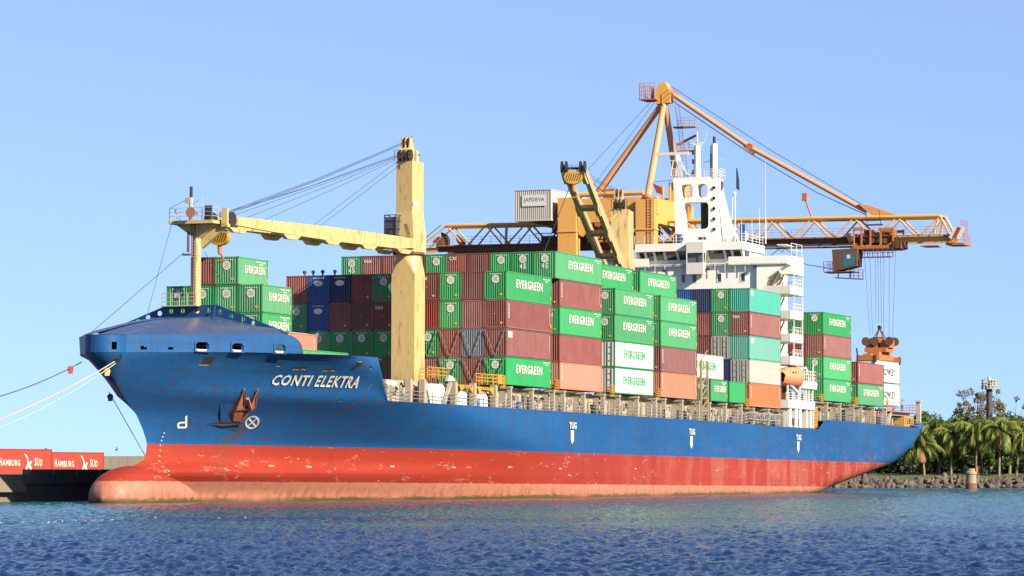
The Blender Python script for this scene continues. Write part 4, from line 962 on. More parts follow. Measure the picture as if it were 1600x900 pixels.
# ------------------------------------------------------------------ containers
CW = 2.44
def wall_mesh(Lc, H, doors=False):
    m = MB(); t = .09; y0 = -CW / 2 + .02; x0 = -Lc / 2
    def corr(p0, p1, nrm, per, dep, zb, zt, off):
        d = Vector(p1) - Vector(p0); n = max(1, round(d.length / per)); nrm = Vector(nrm); row = []
        for k in range(n):
            for a, o in ((0, 0), (.34, 0), (.5, dep), (.84, dep)):
                row.append(Vector(p0) + d * ((k + a) / n) - nrm * (o + off))
        row.append(Vector(p1) - nrm * off)
        m.sheet([[(p.x, p.y, zb) for p in row], [(p.x, p.y, zt) for p in row]])
    corr((x0 + t, y0, 0), (Lc / 2 - t, y0, 0), (0, -1, 0), .28, .03, .12, H - .1, .012)
    corr((x0 + t, -y0, 0), (Lc / 2 - t, -y0, 0), (0, 1, 0), .28, .03, .12, H - .1, .012)
    if not doors: corr((x0, y0 + t, 0), (x0, -y0 - t, 0), (-1, 0, 0), .25, .06, .14, H - .12, .02)
    else:
        m.add([(x0 + .03, y0 + t, .12), (x0 + .03, -y0 - t, .12), (x0 + .03, -y0 - t, H - .1), (x0 + .03, y0 + t, H - .1)], [(0, 1, 2, 3)])
    m.add([(Lc / 2 - .03, y0 + t, .12), (Lc / 2 - .03, -y0 - t, .12), (Lc / 2 - .03, -y0 - t, H - .1), (Lc / 2 - .03, y0 + t, H - .1)], [(0, 1, 2, 3)])
    m.add([(x0 + .05, y0 + .02, H - .03), (Lc / 2 - .05, y0 + .02, H - .03), (Lc / 2 - .05, -y0 - .02, H - .03), (x0 + .05, -y0 - .02, H - .03)], [(0, 1, 2, 3)])
    m.add([(x0 + .05, y0 + .02, .1), (Lc / 2 - .05, y0 + .02, .1), (Lc / 2 - .05, -y0 - .02, .1), (x0 + .05, -y0 - .02, .1)], [(0, 1, 2, 3)])
    return m.mesh('corrugated_wall', None, fix=False)
def frame_mesh(Lc, H):
    m = MB(); a = .13; xs = (-Lc / 2, Lc / 2 - a); ys = (-CW / 2, CW / 2 - a)
    for x in xs:
        for y in ys: m.box((x, y, .0), (x + a, y + a, H - .002))
        m.box((x + .01, -CW / 2 + a, .03), (x + a - .02, CW / 2 - a, .16)); m.box((x + .01, -CW / 2 + a, H - .13), (x + a - .02, CW / 2 - a, H - .01))
    for y in (-CW / 2 + .005, CW / 2 - .07): m.box((-Lc / 2 + a, y, .04), (Lc / 2 - a, y + .065, .17)); m.box((-Lc / 2 + a, y, H - .11), (Lc / 2 - a, y + .065, H - .015))
    nf_ = len(m.f)
    for x in (-Lc / 2 - .004, Lc / 2 - .174):
        for y in (-CW / 2 - .004, CW / 2 - .174):
            for z in (-.0, H - .12): m.box((x, y, z), (x + .178, y + .178, z + .118))
    me = m.mesh('frame', None, fix=False); me.materials.append(rusty)
    for p_ in me.polygons[nf_:]: p_.material_index = 1
    return me
def rods_mesh(Lc, H):
    m = MB(); x = -Lc / 2 - .03
    for y in (-.85, -.35, .35, .85): m.bar((x, y, .15), (x, y, H - .12), .05)
    m.bar((x + .03, 0, .15), (x + .03, 0, H - .12), .04)
    for y in (-.6, .6):
        for z in (.7, 1.5, 2.2): m.box((x, y - .25, z), (x + .03, y + .25, z + .06))
    return m.mesh('lock_rod', None, fix=False)
def logo_mesh(Lc):
    m = MB(); x = -Lc / 2 - .006; c_ = (x, 0, 0); n = 20
    disc(m, c_, (0, -1, 0), (0, 0, 1), .42, 20, .24)
    for a in (0, math.pi / 2, math.pi, 1.5 * math.pi):
        u = (math.cos(a), math.sin(a)); w = (-u[1], u[0])
        P = [(x, -(u[0] * r + w[0] * q), u[1] * r + w[1] * q) for r, q in ((.27, -.07), (.27, .07), (.05, .1), (.05, -.1))]; m.add(P, [(0, 1, 2, 3)])
    return m.mesh('logo', letterw, fix=False)
def dots_mesh(kind, Lc, H):
    m = MB(); x = -Lc / 2 - .006; y = -CW / 2 - .004
    r_ = random.Random(kind)
    if 'e' in kind:
        for k in range(7):
            m.add([(x, .62 - k * .19, H - .36), (x, .62 - k * .19 - .12, H - .36), (x, .62 - k * .19 - .12, H - .25), (x, .62 - k * .19, H - .25)], [(0, 1, 2, 3)])
    if 's' in kind:
        x1 = Lc / 2 - .35
        for k in range(8):
            if k == 4: continue
            m.add([(x1 - 2.0 + k * .24, y, H - .38), (x1 - 2.0 + k * .24 + .16, y, H - .38), (x1 - 2.0 + k * .24 + .16, y, H - .24), (x1 - 2.0 + k * .24, y, H - .24)], [(0, 1, 2, 3)])
        for k in range(3): m.add([(x1 - 1.4 + k * .24, y, H - .6), (x1 - 1.4 + k * .24 + .16, y, H - .6), (x1 - 1.4 + k * .24 + .16, y, H - .47), (x1 - 1.4 + k * .24, y, H - .47)], [(0, 1, 2, 3)])
    if 'v' in kind:
        x1 = -Lc / 2 + .45
        for k in range(7): m.add([(x1, y, H - .55 - k * .22), (x1 + .22, y, H - .55 - k * .22), (x1 + .22, y, H - .41 - k * .22), (x1, y, H - .41 - k * .22)], [(0, 1, 2, 3)])
    if 'r' in kind:
        x1 = Lc / 2 - .7
        for k in range(9): m.add([(x1, y, H - .5 - k * .2), (x1 + .1, y, H - .5 - k * .2), (x1 + .1, y, H - .38 - k * .2), (x1, y, H - .38 - k * .2)], [(0, 1, 2, 3)])
    if 'p' in kind: m.add([(-Lc / 2 + .45, y, H - .95), (-Lc / 2 + 1.55, y, H - .95), (-Lc / 2 + 1.55, y, H - .3), (-Lc / 2 + .45, y, H - .3)], [(0, 1, 2, 3)])
    return m.mesh('marking', letterw, fix=False)
def patch_mesh(Lc, H, where):
    m = MB(); x = -Lc / 2 - .008; y = -CW / 2 - .006
    if where == 'end': m.add([(x, -.75, .42), (x, -.48, .42), (x, -.48, .62), (x, -.75, .62)], [(0, 1, 2, 3)]); m.add([(x, .1, H * .48), (x, .2, H * .48), (x, .2, H * .48 + .1), (x, .1, H * .48 + .1)], [(0, 1, 2, 3)])
    if where == 'side': m.add([(Lc / 2 - .42, y, .5), (Lc / 2 - .22, y, .5), (Lc / 2 - .22, y, .85), (Lc / 2 - .42, y, .85)], [(0, 1, 2, 3)]); m.add([(Lc / 2 - .42, y, 1.75), (Lc / 2 - .25, y, 1.75), (Lc / 2 - .25, y, 1.9), (Lc / 2 - .42, y, 1.9)], [(0, 1, 2, 3)])
    return m.mesh('sticker', plain('sticker_orange', (.75, .32, .05)), fix=False)
def side_text_mesh(txt, Lc, H, x0, w, z, h, mat, bold=.05, name='lettering'):
    m = MB(); put_text(m, txt, (-Lc / 2 + x0, -CW / 2 - .006, z), (1, 0, 0), (0, 0, 1), w, h, bold); return m.mesh(name, mat, fix=False)
def end_text_mesh(txt, Lc, yl, w, z, h, mat, bold=.05):
    m = MB(); put_text(m, txt, (-Lc / 2 - .006, yl, z), (0, -1, 0), (0, 0, 1), w, h, bold); return m.mesh('lettering', mat, fix=False)
_mc = {}
def cached(k, fn):
    if k not in _mc: _mc[k] = fn()
    return _mc[k]
plainframe = {}
def container(M, mat, Lc=12.19, H=2.9, style='plain', label='', group='containers stacked on the ship', fmat=None, doors=False, cat='container'):
    t = empty('shipping_container', M, label, cat, group); g = []
    k = (round(Lc, 1), H)
    def P(name, key, fn, mt=None):
        o = bpy.data.objects.new(name, cached(key, fn)); C.objects.link(o); o.parent = t
        if mt is not None: o.material_slots[0].link = 'OBJECT'; o.material_slots[0].material = mt
        return o
    P('corrugated_wall', ('w', k, doors), lambda: wall_mesh(Lc, H, doors), mat)
    P('frame', ('f', k), lambda: frame_mesh(Lc, H), fmat or mat)
    if doors: P('lock_rod', ('r', k), lambda: rods_mesh(Lc, H), steel if mat != navy else navy)
    def logo(z):
        o = P('logo', ('lg', round(Lc, 1)), lambda: logo_mesh(Lc)); o.location = (0, 0, z)
    if style == 'evg':
        logo(H - .82); P('marking', ('d', 'es', k), lambda: dots_mesh('es', Lc, H)); P('sticker', ('pe', k), lambda: patch_mesh(Lc, H, 'end')); P('sticker', ('ps', k), lambda: patch_mesh(Lc, H, 'side'))
        w = 7.0 if Lc > 10 else 3.9; P('lettering', ('E', k), lambda: side_text_mesh('EVERGREEN', Lc, H, Lc * .215, w if Lc > 10 else 4.1, H * .44, .90 if Lc > 10 else .74, letterw, .028))
    if style == 'evg45':
        logo(H - .78); P('marking', ('d', 'es', k), lambda: dots_mesh('es', Lc, H)); P('lettering', ('45', k), lambda: end_text_mesh('45', Lc, .36, .72, H - 1.85, .62, letterw, .05))
        P('lettering', ('E', k), lambda: side_text_mesh('EVERGREEN', Lc, H, Lc * .27, 7.0, H * .42, .90, letterw, .028))
    if style == 'evw':
        P('lettering', ('Eg', k), lambda: side_text_mesh('EVERGREEN', Lc, H, Lc * .215, 6.8, H * .38, .9, letterg, .022)); P('marking', ('d', 'q', k), lambda: dots_mesh('r', Lc, H))
    if style == 'tex': P('lettering', ('tex', k), lambda: end_text_mesh('tex', Lc, .98, .95, H - .78, .42, letterw, .03))
    if style == 'cai': P('lettering', ('cai', k), lambda: end_text_mesh('CAI', Lc, .98, .8, H - .72, .38, letterw, .03))
    if style in ('v', 'tex', 'cai'): P('marking', ('d', 'vr', k), lambda: dots_mesh('vr', Lc, H)); P('sticker', ('ps', k), lambda: patch_mesh(Lc, H, 'side')); P('sticker', ('pe', k), lambda: patch_mesh(Lc, H, 'end'))
    if style == 'p': P('marking', ('d', 'pr', k), lambda: dots_mesh('pr', Lc, H))
    if style == 'one':
        P('marking', ('d', 'er', k), lambda: dots_mesh('er', Lc, H))
        def om():
            m = MB(); disc(m, (-Lc / 2 - .006, 0, 0), (0, -1.25, 0), (0, 0, .72), .42, 20); return m.mesh('logo', letterw, fix=False)
        o = P('logo', ('one', k), om); o.location = (0, 0, H - .85)
    if style == 'crw':
        P('lettering', ('crw', k), lambda: side_text_mesh('CROWLEY', Lc, H, Lc * .24, 7.0, H * .34, 1.0, letterk, .01))
    return t
def MT(s, v, z): return MS @ Matrix.Translation((s, v, z))
ORD = ['nearest the viewer', 'second', 'third', 'fourth', 'fifth', 'sixth', 'seventh', 'eighth', 'ninth', 'tenth', 'eleventh']
TIER = ['bottom layer', 'second layer', 'third layer', 'fourth layer', 'top layer']
CN = {id(green): 'green', id(brown): 'brown', id(redc): 'red', id(orange): 'orange', id(teal): 'teal', id(white): 'white', id(cream): 'pale grey', id(greyc): 'grey', id(navy): 'navy', id(bluec): 'blue'}
def put(bay, s0, z0, k, t, mat, style='plain', Lc=12.19, H=2.9, ds=0, doors=False, fmat=None, label=None):
    col = 'outer port column' if k == 0 else ORD[k] + ' column from port side'
    lab = label or f'{CN[id(mat)]} container, {TIER[min(t, 4)]}, {col}, {bay}'
    j = random.Random(hash((round(s0), k, t)) & 1023).uniform(-.03, .03)
    return container(MT(s0 + ds + Lc / 2, k * 2.5 + CW / 2 + j, z0 + t * H), mat, Lc, H, style, lab, f'containers in the {bay}', doors=doors, fmat=fmat)
# block A: beside the forward crane
bA = 'forward block beside crane'
A = {(0, 3): (green, 'evg'), (0, 2): (brown, 'v'), (0, 1): (brown, 'p'), (0, 0): (green, 'evg'),
     (1, 3): (brown, 'plain'), (1, 2): (brown, 'plain'), (1, 1): (greyc, 'plain'), (1, 0): (brown, 'plain'),
     (2, 3): (green, 'evg'), (2, 2): (green, 'evg'), (2, 1): (brown, 'plain'), (2, 0): (green, 'evg'),
     (3, 3): (brown, 'tex'), (3, 2): (redc, 'plain'), (3, 1): (green, 'evg'), (3, 0): (brown, 'plain'),
     (4, 3): (green, 'evg'), (4, 2): (brown, 'plain'), (4, 1): (green, 'evg'), (4, 0): (brown, 'plain'),
     (5, 3): (green, 'evg'), (5, 2): (brown, 'tex'), (5, 1): (green, 'evg'), (5, 0): (brown, 'plain'),
     (6, 3): (brown, 'v'), (6, 2): (brown, 'v'), (6, 1): (green, 'evg'), (7, 3): (navy, 'one'), (7, 2): (redc, 'v'), (7, 1): (green, 'evg'),
     (8, 3): (bluec, 'one'), (8, 2): (bluec, 'one'), (8, 1): (green, 'evg'), (9, 3): (brown, 'plain'), (9, 2): (green, 'evg')}
for (k, t), (mt, st) in A.items(): put(bA, 0, 0, k, t, mt, st)
bB = 'second block from bow'
for t, (mt, st) in enumerate([(orange, 'v'), (brown, 'plain'), (green, 'evg'), (brown, 'v')]): put(bB, 14.5, 0, 0, t, mt, st)
for k, mt, st in [(0, green, 'evg45'), (1, green, 'evg45'), (2, green, 'evg'), (3, brown, 'plain'), (4, brown, 'cai'), (5, green, 'evg'), (6, brown, 'plain'), (7, brown, 'plain'), (8, brown, 'tex'), (9, green, 'evg45')]:
    put(bB, 14.5, 0, k, 4, mt, st, Lc=13.7, ds=-1.3)
bC = 'third block from bow'
for t, (mt, st) in enumerate([(white, 'evw'), (white, 'evw'), (green, 'evg'), (green, 'evg')]): put(bC, 30.7, 0, 0, t, mt, st, fmat=(green if t < 2 else None), doors=(t < 2))
put(bC, 30.7, 0, 1, 4, green, 'evg', label='green container alone on top of third block, just below the luffed crane jib')
put(bC, 30.7, 0, 1, 3, green, 'evg')
bD = 'fourth block from bow'
for t, (mt, st) in enumerate([(orange, 'v'), (brown, 'v'), (green, 'evg'), (green, 'evg')]): put(bD, 45.2, 0, 0, t, mt, st)
put(bD, 45.2, 0, 1, 4, green, 'evg', label='green container alone on top of fourth block, in front of the ship bridge')
put(bD, 45.2, 0, 1, 3, green, 'evg')
bE = 'low block before the bridge'
container(MT(65.3, 1.22, 0), green, 6.06, 2.6, 'evg', 'short green container standing low beside the rusty lashing tower', 'containers in the ' + bE)
container(MT(61.8 + 6.1, 3.72, 2.85), white, 12.19, 2.9, 'evw', 'white container with green lettering above and behind the short green one', 'containers in the ' + bE, fmat=cream)
container(MT(61.8 + 6.1, 3.72, -.05), brown, 12.19, 2.9, 'plain', 'brown container mostly hidden behind the short green one', 'containers in the ' + bE)
container(MT(72.0, 1.22, 0), green, 6.06, 2.6, 'plain', 'dark green container end just behind the short green one', 'containers in the ' + bE)
bF = 'block in front of superstructure'
F = {(0, 4): (teal, 'p'), (0, 3): (brown, 'tex'), (0, 2): (teal, 'p'), (0, 1): (cream, 'doors'), (0, 0): (orange, 'v'),
     (1, 4): (green, 'evg'), (1, 3): (green, 'evg'), (1, 2): (cream, 'doors'), (1, 1): (navy, 'plain'), (1, 0): (green, 'evg'),
     (2, 4): (navy, 'plain'), (2, 3): (brown, 'plain'), (2, 2): (brown, 'plain'), (2, 1): (navy, 'plain'), (3, 4): (bluec, 'plain'), (3, 3): (brown, 'plain')}
for (k, t), (mt, st) in F.items(): put(bF, 76.5, -.29, k, t, mt, st if st != 'doors' else 'plain', doors=(st == 'doors'), H=2.9, ds=0)
bG = 'block just behind superstructure'
for (k, t), (mt, st) in {(0, 3): (green, 'evg'), (0, 2): (brown, 'v'), (0, 1): (green, 'evg'), (0, 0): (green, 'evg'), (1, 3): (green, 'plain'), (1, 2): (redc, 'plain'), (1, 1): (redc, 'plain'), (2, 3): (green, 'plain'), (2, 2): (redc, 'plain')}.items():
    put(bG, 106.4, 1.19, k, t, mt, st)
bH = 'low block near stern'
put(bH, 121.7, 1.06, 0, 1, brown, 'v'); put(bH, 121.7, 1.06, 0, 0, green, 'evg')
container(MT(144.4, 3.8, 1.5), white, 12.19, 3.15, 'crw', 'white container with black lettering standing on the aft deck, under the suspended one', 'white containers at the stern', fmat=cream)
container(MT(144.4, 3.8, 4.72), white, 12.19, 3.05, 'crw', 'white container with black lettering held by the orange crane spreader', 'white containers at the stern', fmat=cream)
bow = 'short containers behind the foremast'
def bc(k, z, mt, st, lab): container(MT(-38.2 + 3.03, 8.24 + k * 2.52 + CW / 2, z), mt, 6.06, 2.6, st, lab, bow)
bc(1, 8.22, green, 'evg', 'green container topping the bow stack, right beside the brown one')
bc(2, 8.22, brown, 'plain', 'brown container on top of the bow stack behind the yellow foremast')
bc(0, 5.6, green, 'evg', 'green container with worn lettering, middle layer of bow stack, facing port')
bc(1, 5.6, green, 'evg', 'green container under the topmost green one of the bow stack')
bc(2, 5.6, green, 'evg', 'green container of the bow stack directly behind the yellow foremast')
bc(3, 5.6, green, 'evg', 'leftmost green container of the bow stack, outboard of the foremast')
bc(0, 3.0, green, 'evg', 'green container at the foot of the bow stack half hidden by the breakwater')
for k in (1, 2, 3): bc(k, 3.0, green, 'plain', 'green container hidden low in the bow stack behind the breakwater')
# short stack between bow stack and crane
mid = 'short containers low behind the bow'
container(MT(-30.3 - 3.03, 6.5 + CW / 2, 1.25), orange, 6.06, 2.6, 'v', 'small orange container low behind the bow bulwark', mid)
container(MT(-28.9 - 6.1, 3.9 + CW / 2, -.2), green, 12.19, 2.35, 'evg', 'green container just showing over the forecastle rail', mid)
container(MT(-36.5 - 3.03, 6.5 + CW / 2, 1.25), navy, 6.06, 2.6, 'one', 'navy container mostly hidden between the bow stack and the orange one', mid)
# crossed lashing rods on block A
for k, t in ((0, 1), (1, 1), (2, 1), (3, 1), (0, 0), (1, 0), (2, 0)):
    m = MB(); v = k * 2.5; z = t * 2.9; x = -.14
    if t == 1: m.bar((x, v + .1, z + 2.8), (x, v + 1.15, z + .1), .05); m.bar((x, v + 2.35, z + 2.8), (x, v + 1.25, z + .1), .05)
    else: m.bar((x, v + .1, z + 2.8), (x, v + 1.4, z - .05), .05); m.bar((x, v + 2.35, z + 2.8), (x, v + 1.0, z - .05), .05)
    SHIP.part('lashing_rod', m, paint('rod_grey', (.20, .19, .17), rust=.4))
for k in (0, 1, 2):
    m = MB(); v = k * 2.5; m.bar((76.3, v + .1, 2.4), (76.3, v + 1.8, -.4), .06); m.bar((76.3, v + 2.3, 2.4), (76.3, v + 1.0, -.4), .06); SHIP.part('lashing_rod', m, rusty)
for s, v in ((1.2, 23.4), (1.2, 22.4), (1.0, 21.2), (1.0, 19.8)):
    m = MB(); m.tube((s, v, 11.6), (s, v, 11.85), .1, .1, 6); m.lathe((s, v, 11.85), [(.10, 0), (.2, .1), (.2, .28), (.1, .36)], 10)
    r_ = Thing('lashing_basket', MS, (s, v, 11.6), ['rusty drum-shaped fitting standing on the blue containers', 'pale lamp-like fitting on top of the brown container', 'tall rusty fitting on the containers behind the bow stack', 'pale round fitting at the right of those on the blue containers'][[23.4, 22.4, 21.2, 19.8].index(v)], 'deck fitting', 'fittings on the containers')
    r_.part('fitting_body', m, rusty if v in (23.4, 21.2) else cream)

# ------------------------------------------------------------------ harbour gantry crane (quay frame, z = height over water)
GS = 144.4
def chord(m, p, q, w=.38): m.tube(p, q, w / 2, w / 2, 8)
G = Thing('harbour_crane', MQ, (GS, 42, 2.9), 'tall orange gantry crane on the quay reaching over the ship stern', 'crane')
for s, v in ((137, 36), (152, 36), (137, 48), (152, 48)):
    m = MB(); w = 1.5
    m.prism([(s - w / 2, v - w, 3.9), (s + w / 2, v - w, 3.9), (s + w / 2, v + w * .9, 3.9), (s - w / 2, v + w * .9, 3.9)], (0, 0, 0), (0, 0, 27.5))
    m.box((s - w / 2, v - 1.5, 31.4), (s + w / 2, v + 1.35, 41.6)); m.box((s - w / 2 - .12, v - 1.62, 37.2), (s + w / 2 + .12, v + 1.47, 37.4)); m.box((s - 1.5, v - 1.2, 2.9), (s + 1.5, v + 1.2, 4.2))
    G.part('portal_leg', m, gantry_o)
m = MB(); m.prism([(137.8, 49.6, 41.9), (151.2, 49.6, 41.9), (151.2, 49.6, 40.0), (147, 49.6, 38.6), (142, 49.6, 38.6), (137.8, 49.6, 40.0)], (0, 0, 0), (0, -1.6, 0)); m.box((136.3, 47.0, 41.5), (152.8, 49.4, 42.2)); G.part('landward_sill', m, gantry_o)
m = MB(); m.box((137.6, 34.9, 38.3), (151.4, 36.8, 41.9)); G.part('seaward_beam', m, gantry_o)
m = MB(); m.prism([(137.0, 34.4, 42.0), (137.0, 49.5, 42.0), (137.0, 49.5, 39.5), (137.0, 46.0, 36.6), (137.0, 44.5, 38.6), (137.0, 38.5, 38.6), (137.0, 37.5, 36.6), (137.0, 34.4, 39.5)], (0, 0, 0), (.9, 0, 0)); m.box((151.2, 34.4, 39.6), (152.4, 49.5, 41.9)); G.part('cross_beam', m, gantry_o)
m = MB()
for s in (137.6, 151.6): m.bar((s, 47, 37), (s, 41, 41.2), .7, .6); m.bar((s, 37, 37), (s, 41, 41.2), .7, .6)
m.tube((137.2, 47.5, 42.6), (137.2, 36.5, 42.6), .35, .35, 8); m.tube((151.6, 47.5, 42.6), (151.6, 36.5, 42.6), .35, .35, 8)
G.part('portal_brace', m, gantry_o)
AP_ = Vector((144.4, 35.9, 56.6))
m = MB(); m.tube((137.4, 36.0, 41.6), AP_, .52, .42, 14); m.tube((151.4, 36.0, 41.6), AP_, .52, .42, 14); m.tube((144.4, 48.2, 41.0), AP_, .55, .42, 14)
for k in range(2): m.tube((137.4, 36.0, 41.6), Vector((137.4, 36.0, 41.6)).lerp(AP_, .03), .8, .8, 14)
G.part('a_frame_tube', m, tube_o)
m = MB(); m.prism([(143.7, 37.0, 56.0), (143.7, 34.9, 56.2), (143.7, 34.7, 57.6), (143.7, 35.6, 59.2), (143.7, 36.6, 59.0), (143.7, 37.1, 57.6)], (0, 0, 0), (1.5, 0, 0)); AX = G.part('apex_head', m, gantry_o)
m = MB(); m.box((142.6, 36.6, 56.6), (146, 39.2, 56.75)); G.part('apex_platform', m, rustyo)
m = MB(); m.rail([(142.6, 39.1, 56.75), (142.6, 36.8, 56.75)], 2.3, .035, .8, 3); m.rail([(142.6, 39.1, 56.75), (146, 39.1, 56.75)], 2.3, .035, .8, 3); m.box((144, 37.6, 56.75), (144.6, 37.9, 58.6)); G.part('apex_railing', m, rustyo); m = MB(); m.rail([(143, 34.4, 56.4), (146, 34.4, 56.4)], 2, .03, 1, 2)
G.part('apex_railing', m, rustyo)
m = MB(); m.box((146.0, 31.8, 52.7), (147.4, 35.2, 52.9)); m.rail([(146, 31.8, 52.9), (146, 34.4, 52.9)], 1.2, .03, .8, 2); m.bar((146, 31.6, 51.5), (146, 34.5, 50.2), .3); m.box((146.0, 31.8, 49.2), (147.4, 34.6, 49.4)); m.rail([(146, 31.8, 49.4), (146, 34.6, 49.4)], 1.1, .03, .8, 2)
G.part('ladder_platform', m, rustyo)
m = MB(); p, q = Vector((151.9, 34.9, 41.6)), Vector((145.2, 34.6, 56))
for k in range(46): a = p.lerp(q, k / 46); m.bar(a, a + Vector((0, -.6, 0)), .04)
m.bar(p, q, .06); m.bar(p + Vector((0, -.6, 0)), q + Vector((0, -.6, 0)), .06)
G.part('crane_ladder', m, rustyo); m = MB()
for z in np.linspace(31, 41.4, 26): m.bar((136.2, 35.0, z), (136.2, 35.6, z), .05)
m.bar((136.2, 35.0, 30), (136.2, 35.0, 42), .06); m.bar((136.2, 35.6, 30), (136.2, 35.6, 42), .06); G.part('crane_ladder', m, rustyo)
# boom
m = MB(); v0, v1 = -5.6, 69.6; zt0, zt1 = 38.5, 39.2; W2 = 1.75
def zt(v): return 38.45 + (v + 5) / 75 * .75
def zbm(v): return 35.35 + (v + 5) / 75 * .45
tips = [-7.2, 74.5]
for sg in (-1, 1):
    s = GS + sg * W2; st = GS + sg * W2 * .8
    chord(m, (st, v0, zt(v0)), (st, 70, zt(70)), .55)
    m.bar((s, tips[0], zbm(tips[0])), (s, 71, zbm(71)), .42, .95); m.bar((s, 71, zbm(71)), (s, 75, zbm(75) - .2), .3, .4)
    chord(m, (st, v0, zt(v0)), (s, tips[0], zbm(tips[0])), .36); chord(m, (st, v0 + .2, zt(v0)), (s, tips[0] + 2.6, zbm(tips[0])), .3)
    chord(m, (st, 69.8, zt(70)), (s, 74.6, zbm(74.6)), .3)
    n = 12; vs = np.linspace(v0, 69.8, 2 * n + 1)
    for k in range(2 * n):
        a, c_ = vs[k], vs[k + 1]
        if k % 2 == 0: chord(m, (st, a, zt(a)), (s, c_, zbm(c_)), .26)
        else: chord(m, (s, a, zbm(a)), (st, c_, zt(c_)), .26)
for v in np.linspace(v0, 69.8, 25)[::2]: chord(m, (GS - W2 * .8, v, zt(v)), (GS + W2 * .8, v, zt(v)), .2)
for v in np.linspace(v0, 69.8, 25)[1::2]: m.bar((GS - W2, v, zbm(v)), (GS + W2, v, zbm(v)), .25, .3)
m.tube((GS - W2, 60.2, 35.6), (GS - W2 * .8, 60.2, 39.1), .22, .22, 8)
BM = G.part('boom_truss', m, gantry_o)
m = MB()
for sg in (-1, 1): m.bar((GS + sg * (W2 + .02), 4, zbm(4) - .1), (GS + sg * (W2 + .02), 71, zbm(71) - .1), .5, .86)
m.bar((GS, 2, 34.5), (GS, 26, 34.7), .25)
G.part('trolley_rail', m, rusty, BM)
m = MB()
for a, c_ in ((-8.4, 34), (50, 73)): 
    m.rail([(GS - W2 - .7, a, zbm(a) + .45), (GS - W2 - .7, c_, zbm(c_) + .45)], 1.15, .025, 1.5, 2)
    m.bar((GS - W2 - .6, a, zbm(a) + .42), (GS - W2 - .6, c_, zbm(c_) + .42), .5, .05)
m.rail([(GS + 1.2, -8.8, 35.6), (GS - 2, -8.8, 35.6)], 2.2, .03, .8, 3); m.box((GS - 2.2, -9.2, 34.3), (GS + 1.8, -6.6, 34.6)); m.rail([(GS + 1.2, -9.2, 34.6), (GS - 2, -9.2, 34.6)], 1.2, .03, .8, 2); m.rail([(GS - 2.2, -9.2, 34.6), (GS - 2.2, -6.6, 34.6)], 1.2, .03, .8, 2); m.box((GS - 2.2, -5.2, 34.2), (GS + 1, -2.9, 34.35))
G.part('boom_walkway', m, rustyo, BM)
m = MB()
for k in range(3): m.bar((GS - 2.6, -7.4 - k * .5 + .0, 35.2), (GS - 2.6, -8.3 - k * .45, 36.7), .4, .5)
G.part('end_stop', m, letterw, BM)
m = MB(); m.bar((GS - 2.62, -7.95, 35.2), (GS - 2.62, -8.75, 36.7), .42, .52); G.part('end_stop_stripe', m, hred, BM)
m = MB(); m.tube((GS, 13.5, 38.6), (GS, 14.6, 41.6), .14, .12, 8); m.box((GS - .3, 14.3, 41.3), (GS + .3, 15.0, 42.4)); G.part('boom_lamp', m, rustyo, BM)
m = MB(); m.prism([(GS - 1, 71.8, 35.6), (GS - 1, 70.0, 35.6), (GS - 1, 69.8, 37.2), (GS - 1, 70.3, 38.0), (GS - 1, 71.0, 38.3), (GS - 1, 70.9, 37.4), (GS - 1, 71.7, 36.8)], (0, 0, 0), (.8, 0, 0)); m.prism([(GS - 1, 68.6, 35.6), (GS - 1, 67.2, 35.9), (GS - 1, 67.4, 37.0), (GS - 1, 68.6, 37.9), (GS - 1, 68.5, 37.0), (GS - 1, 68.1, 36.4)], (0, 0, 0), (.8, 0, 0))
m.bar((GS - 1, 71.2, 37.6), (GS - 1, 72.2, 36.8), .3); G.split('rear_anchor_arm', m, rusty)
# forestay from the apex to the boom
m = MB(); F0 = AP_ + Vector((0, -1.0, 1.0)); F1 = Vector((GS, 5.5, 39.5)); mdl = F0.lerp(F1, .41) + Vector((0, 0, -.9))
m.tube(F0, mdl, .34, .34, 10); m.tube(mdl, F1, .34, .34, 10); m.prism([(GS - .6, 6.6, 40.6), (GS - .6, 4.9, 40.3), (GS - .6, .8, 38.8), (GS - .6, .6, 38.3), (GS - .6, 4.2, 38.6)], (0, 0, 0), (1.2, 0, 0)); G.part('forestay', m, tube_o)
m = MB(); m.lathe((GS - .5, mdl.y, mdl.z), [(.55, 0), (.55, 1.0)], 10, 'x'); m.bar(mdl - Vector((0, .6, .9)), mdl + Vector((0, .9, .4)), .5); G.part('stay_joint', m, rustyo)
m = MB()
m.path([F0 + Vector((0, 0, 1)), F0.lerp(F1, .5) + Vector((0, 0, .5)), F1 + Vector((0, 0, .6))], .045, 5); m.path([F0 - Vector((0, 0, 1)), mdl - Vector((0, 0, .9)), F0.lerp(F1, .75) - Vector((0, 0, 1.6)), F1 - Vector((0, 0, .5))], .06, 5)
G.part('stay_rope', m, wire); m = MB()
m.path([AP_ + Vector((0, 1, .5)), (144.4, 49, 42)], .03, 4); m.path([AP_ + Vector((0, 1.6, .4)), (144.4, 56.5, 38.5)], .03, 4)
for q in range(2): m.path([(GS - 1 + 2 * q, 71, 39.3), (GS - 1 + 2 * q, 76.5, 35.4)], .06, 4)
G.part('back_rope', m, wire); m = MB()
m.path([(GS - 1.5, 26, 34.9), (GS - 1.5, 21.5, 31.9), (GS - 1.5, 17.5, 34.8), (GS - 1.5, 14, 32.1), (GS - 1.5, 10, 31.4)], .05, 5)
for v in (17.6, 26): m.bar((GS - 1.5, v - .5, 34.6), (GS - 1.5, v, 33.9), .07); m.bar((GS - 1.5, v + .5, 34.6), (GS - 1.5, v, 33.9), .07)
G.part('festoon_cable', m, wire)
